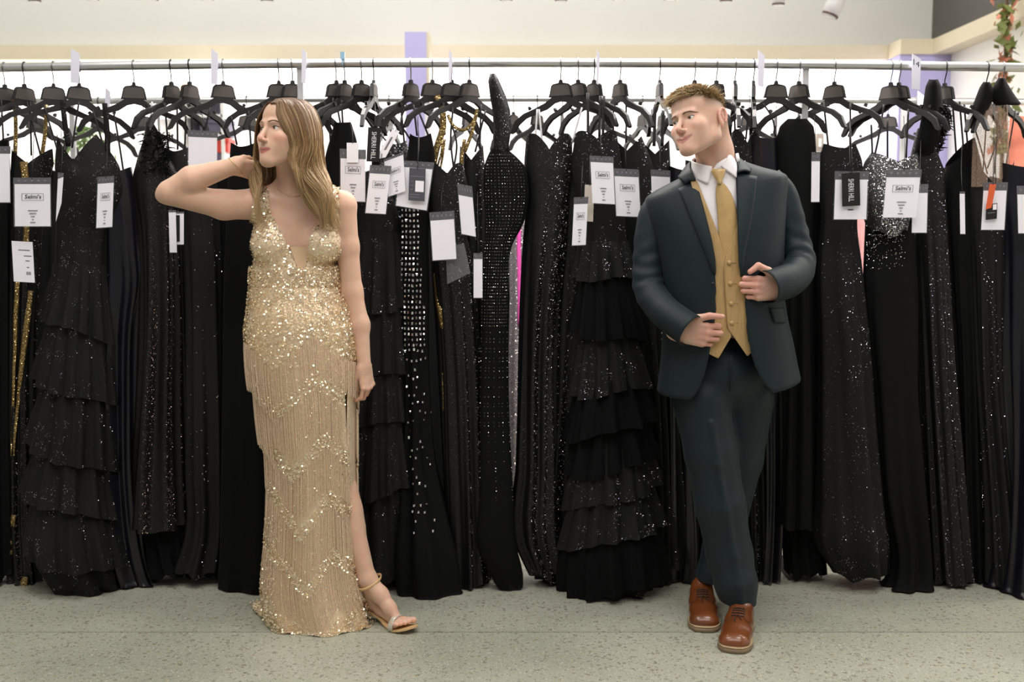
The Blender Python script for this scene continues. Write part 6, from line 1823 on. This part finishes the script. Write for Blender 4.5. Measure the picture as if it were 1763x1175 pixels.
swing_tag(R4(1526, 292, 1587, 376, -8, 0), YT - .03, 'sleeved lettered card in front of the silver-beaded bodice', 'logo', [(1556, 200)], header=.16)
swing_tag(R4(1571, 317, 1598, 402, -2, 0), YT, 'blank sleeved card behind the one on the silver-beaded bodice', 'none', [(1586, 220)], header=.18)
swing_tag(R4(1652, 330, 1661, 404, 1, 0), YT, 'clear sleeve edge-on between the padded strap and sheer sleeves', 'none', [(1656, 250)], header=.05)
t, F = swing_tag(R4(1693, 314, 1735, 397, -5, 0), YT, 'sleeved white card behind the orange tag', 'none', [(1712, 220)], header=.17)
t, F = swing_tag([(1704, 317), (1715, 317), (1707, 358), (1697, 361)], YT - .022, 'orange paper tag hanging near the sheer sleeves', 'none', [(1710, 220)], card=M_ORANGE, sleeve=False, group='plain cards')
t, F = swing_tag(R4(1698, 352, 1717, 379, -1, -2), YT - .012, 'small black tag below the orange one', 'none', [(1707, 350)], card=M_CARDB, sleeve=False, group='plain cards')
slab(F, .15, .55, .8, .60, .0009, .0012, 'printed_line', M_INKG, t); slab(F, .6, .05, .95, .40, .0009, .0012, 'white_label', M_CARD, t)
swing_tag(R4(1750, 320, 1795, 403, 2, 0), YT, 'sleeved card cut off at the very end of the row', 'none', [(1768, 250)], header=.18)

# size cards riding on the rails
M_SIZE = mat('size_card_plastic', srgb(224, 222, 236), .4, noise=(10, .02))
def size_card(px_, y0, y1, w, Y, label, num=None, shear=10):
    F = card_frame([(px_ - w/2, y0), (px_ + w/2, y0 + shear), (px_ + w/2 - 2, y1), (px_ - w/2 - 1, y1 - shear*.2)], Y - .032)
    root = empty('size_card', F(.5, 1, 0), label, 'size card', 'size cards on the rails')
    rz = rail_z(F(.5, .5)[0], Y) - .0165
    slab(F, 0, 0, 1, 1, -.0012, .0012, 'card', M_SIZE, root)
    v, f = tube_geo([np.array([F(.5, .5)[0], Y + .021*math.cos(a), rz + .021*math.sin(a)]) for a in np.radians(np.linspace(-60, 240, 16))], .003, 6); mesh_obj('rail_clip', v, f, M_SIZE, root)
    if num: put_text(F, num, .16, .84, .30, .17, .0016, 'printed_number', M_INK, root)
for a in ((130, 83, 144, 15, YR, 'white size card on the front rail above the satin gown'), (370, 83, 146, 12, YR, 'white size card on the front rail above the raised forearm'), (524, 82, 144, 8, YR, 'thin white size card on the front rail above the woman\'s hair'),
          (776, 84, 142, 6, YR, 'thin white size card on the front rail past the lilac pillar'), (1030, 84, 146, 5, YR, 'edge-on white size card on the front rail over the ruffle gown'), (1311, 86, 150, 11, YR, 'white size card on the front rail over the man\'s ear')):
    size_card(*a)
size_card(1578, 92, 155, 15, YR, 'white size card numbered 14 on the front rail', '14')
size_card(186, 149, 190, 9, YB, 'white size card on the rear rail near the satin gown'); size_card(1586, 156, 190, 12, YB, 'white size card on the rear rail before the lilac pier'); size_card(770, 156, 190, 6, YB, 'thin white size card on the rear rail past the lilac pillar')
# small clear clip on the front rail
c = P(590, 100, YR - .02); root = empty('rail_clip', c, 'small pale blue clip on the front rail beside the woman\'s hair', 'clip')
MB().box((c.x - .008, c.y - .004, c.z - .005), (c.x + .008, c.y + .004, c.z + .022)).obj('clip_tab', mat('clip_plastic', srgb(150, 190, 215), .3, noise=(20, .05)), root, False)
v, f = tube_geo([(c.x, YR + .0205*math.cos(a), ZR + .0205*math.sin(a) - .002) for a in np.radians(np.linspace(-40, 220, 14))], .0028, 6); mesh_obj('clip_ring', v, f, MATS['clip_plastic'], root)

# ================================================================== things further back
M_LAMPW = mat('spot_white', srgb(228, 226, 226), .4, noise=(10, .02)); M_LAMPD = mat('spot_rim', srgb(120, 96, 98), .4, .4, noise=(10, .05))
def track_spot(px_, py, Y, tilt, label, big=False):
    """track spot hanging from the ceiling; (px_, py) is its lowest point"""
    b = np.array(P(px_, py, Y)); s = 1.25 if big else 1.0
    root = empty('track_spotlight', (b[0], Y, b[2]), label, 'spotlight', 'track spotlights along the ceiling')
    ax = np.array([math.sin(math.radians(tilt)), 0, math.cos(math.radians(tilt))])
    pts = [b, b + ax*.004, b + ax*.05*s, b + ax*.12*s, b + ax*.15*s]
    v, f = tube_geo(pts, [.030*s, .036*s, .040*s, .034*s, .014*s], 18); mesh_obj('lamp_head', v, f, M_LAMPW, root)
    v, f = tube_geo([b + ax*.0005, b + ax*.010], [.0375*s, .0385*s], 18); mesh_obj('rim', v, f, M_LAMPD, root)
    v, f = tube_geo([b + ax*.14*s, b + ax*.16*s + (0, 0, .05), (b[0] + ax[0]*.16, Y, 4.0)], .010, 8); mesh_obj('stem', v, f, M_LAMPW, root)
    MB().box((b[0] + ax[0]*.16 - .05, Y - .02, 3.98), (b[0] + ax[0]*.16 + .05, Y + .02, 4.02)).obj('adapter', M_LAMPW, root, False)
for i, (x, y, t) in enumerate(((60, 3, 0), (160, 0, 0), (262, 0, 5), (358, 0, 0), (460, 2, 0), (872, 1, 0), (966, 2, 0), (1066, 0, 0), (1154, 0, 0), (1250, 3, 0), (1340, 9, 0))):
    track_spot(x, y, 7.0, t, 'small track spotlight at the top edge, above ' + ['the gold-beaded gown', 'the satin gown', 'the feather-topped gown', 'the raised elbow', 'the woman\'s hair', 'the thick one-shoulder strap', 'the sweetheart gown', 'the lettered cards beside the man', 'the edge-on hanger by the man\'s forehead', 'the man\'s ear', 'the broad hanger over the man\'s shoulder'][i])
track_spot(1428, 28, 6.4, 24, 'larger tilted track spotlight near the dark upper wall', True)
tr = MB().box((-5.5, 6.97, 4.02), (3.2, 7.03, 4.6)).obj('light_track', M_LAMPW, smooth=False); tag(tr, 'long white ceiling track carrying the spotlights', 'light track')
tr2 = MB().box((1.6, 6.37, 4.02), (3.2, 6.43, 4.6)).obj('light_track', M_LAMPW, smooth=False); tag(tr2, 'short white ceiling track carrying the large tilted spotlight', 'light track')
# pictures and shelves on the display wall, out of focus
def picture(x0, y0, x1, y1, Y, c, label, frame=srgb(232, 228, 232), inner=None):
    a, b = P(x0, y1, Y), P(x1, y0, Y)
    root = empty('wall_picture', (a.x, Y, a.z), label, 'picture', 'pictures on the display wall')
    MB().box((a.x, Y - .012, a.z), (b.x, Y + .012, b.z)).obj('frame', mat('picture_frame_%d' % int(x0), frame, .5, noise=(8, .03)), root, False)
    e = .04
    MB().box((a.x + e, Y - .016, a.z + e), (b.x - e, Y - .0125, b.z - e)).obj('print', mat('picture_print_%d' % int(x0), c, .5, noise=(3.0, .35)), root, False)
    if inner:
        u0, v0, u1, v1, c2 = inner
        MB().box((a.x + (b.x-a.x)*u0, Y - .018, a.z + (b.z-a.z)*v0), (a.x + (b.x-a.x)*u1, Y - .0165, a.z + (b.z-a.z)*v1)).obj('printed_shape', mat('picture_shape_%d' % int(x0), c2, .5, noise=(6, .2)), root, False)
WY = BY - .02
picture(262, 138, 296, 205, WY, srgb(206, 190, 190), 'pale framed picture on the wall, first of three')
picture(305, 138, 333, 205, WY, srgb(190, 182, 214), 'lilac framed picture with an orange patch on the wall', inner=(.25, .45, .75, .95, srgb(222, 150, 110)))
picture(341, 138, 391, 165, WY, srgb(196, 192, 216), 'wide lilac framed picture on the wall')
cab = empty('display_cabinet', P(355, 400, 8.7).xy.to_3d(), 'lilac display cabinet with shelves seen under the rail', 'cabinet')
xa, xb = P(330, 200, 8.7).x, P(394, 200, 8.7).x
zc1 = PZ(172, 8.7)
MB().box((xa, 8.80, 0), (xb, 8.82, zc1)).obj('back', mat('cabinet_lilac', srgb(176, 168, 198), .5, noise=(5, .05)), cab, False)
for x in (xa, xb): MB().box((x - .012, 8.5, 0), (x + .012, 8.82, zc1)).obj('side', M_LIT, cab, False)
for y in (172, 203, 236, 290, 340): 
    z = PZ(y, 8.65); MB().box((xa, 8.5, z - .012), (xb, 8.80, z + .012)).obj('shelf', M_LIT, cab, False)
def block(x0, y0, x1, y1, Y, d, c, nm, label, cat):
    a, b = P(x0, y1, Y), P(x1, y0, Y)
    root = empty(nm, (a.x, Y, a.z), label, cat)
    m = mat(nm + '_body_%d' % int(x0), c, .5, noise=(8, .08)); w = b.x - a.x
    MB().box((a.x, Y, a.z), (b.x, Y + d, b.z - .03)).obj('box_body', m, root, False)
    MB().box((a.x - .008, Y - .008, b.z - .0299), (b.x + .008, Y + d + .008, b.z)).obj('box_lid', m, root, False)
block(345, 205, 392, 235, 8.52, .2, srgb(96, 92, 112), 'storage_box', 'dark grey box on the cabinet shelf beside the raised hand', 'box')
block(373, 238, 392, 262, 8.52, .2, srgb(214, 70, 58), 'storage_box', 'red box on the lower cabinet shelf beside the raised hand', 'box')
# foliage glimpsed through the rack
def plant(px_, py, Y, hgt, spread, c, label, flowers=None):
    base = P(px_, py, Y); rg = np.random.RandomState(int(px_))
    root = empty('potted_plant', (base.x, Y, 0), label, 'plant')
    v, f = tube_geo([(base.x, Y, 0), (base.x, Y, .02), (base.x, Y, .42), (base.x, Y, .45)], [.13, .14, .18, .17], 16); mesh_obj('pot', v, f, M_LIT, root)
    v, f = tube_geo([(base.x, Y, .4), (base.x + .02, Y, .9), (base.x, Y, base.z + hgt*.5)], [.02, .016, .008], 7); mesh_obj('stem', v, f, mat('stem_brown', srgb(96, 78, 52), .8, noise=(20, .2)), root)
    for part, m, n in (('foliage', mat('leaf_green_%d' % int(px_), c, .6, noise=(9, .3)), 170),) + ((('blossoms', mat('blossom_%d' % int(px_), flowers, .6, noise=(9, .3)), 90),) if flowers else ()):
        mb = MB()
        for i in range(n):
            p = np.array([base.x + rg.normal(0, spread*.5), Y + rg.normal(0, spread*.35), base.z + rg.uniform(-hgt*.5, hgt*.5)])
            a = rg.normal(0, 1, 3); a /= np.linalg.norm(a); b = np.cross(a, rg.normal(0, 1, 3)); b /= np.linalg.norm(b); s = rg.uniform(.03, .055)
            mb.add([p - a*s, p + b*s*.4, p + a*s, p - b*s*.4], [(0, 1, 2, 3)])
        tag(mb.obj(part, m, root, False), kind='stuff')
plant(145, 262, 8.3, .35, .16, srgb(120, 150, 84), 'green plant glimpsed between the gowns near the satin one')
plant(1728, 130, 7.1, .95, .07, srgb(128, 140, 76), 'tall flowering plant against the lit wall at the edge', srgb(214, 140, 112))
# small notice on the lit wall
picture(1404, 230, 1418, 262, WY, srgb(236, 232, 226), 'small framed notice on the wall past the man\'s shoulder', frame=srgb(150, 140, 128))
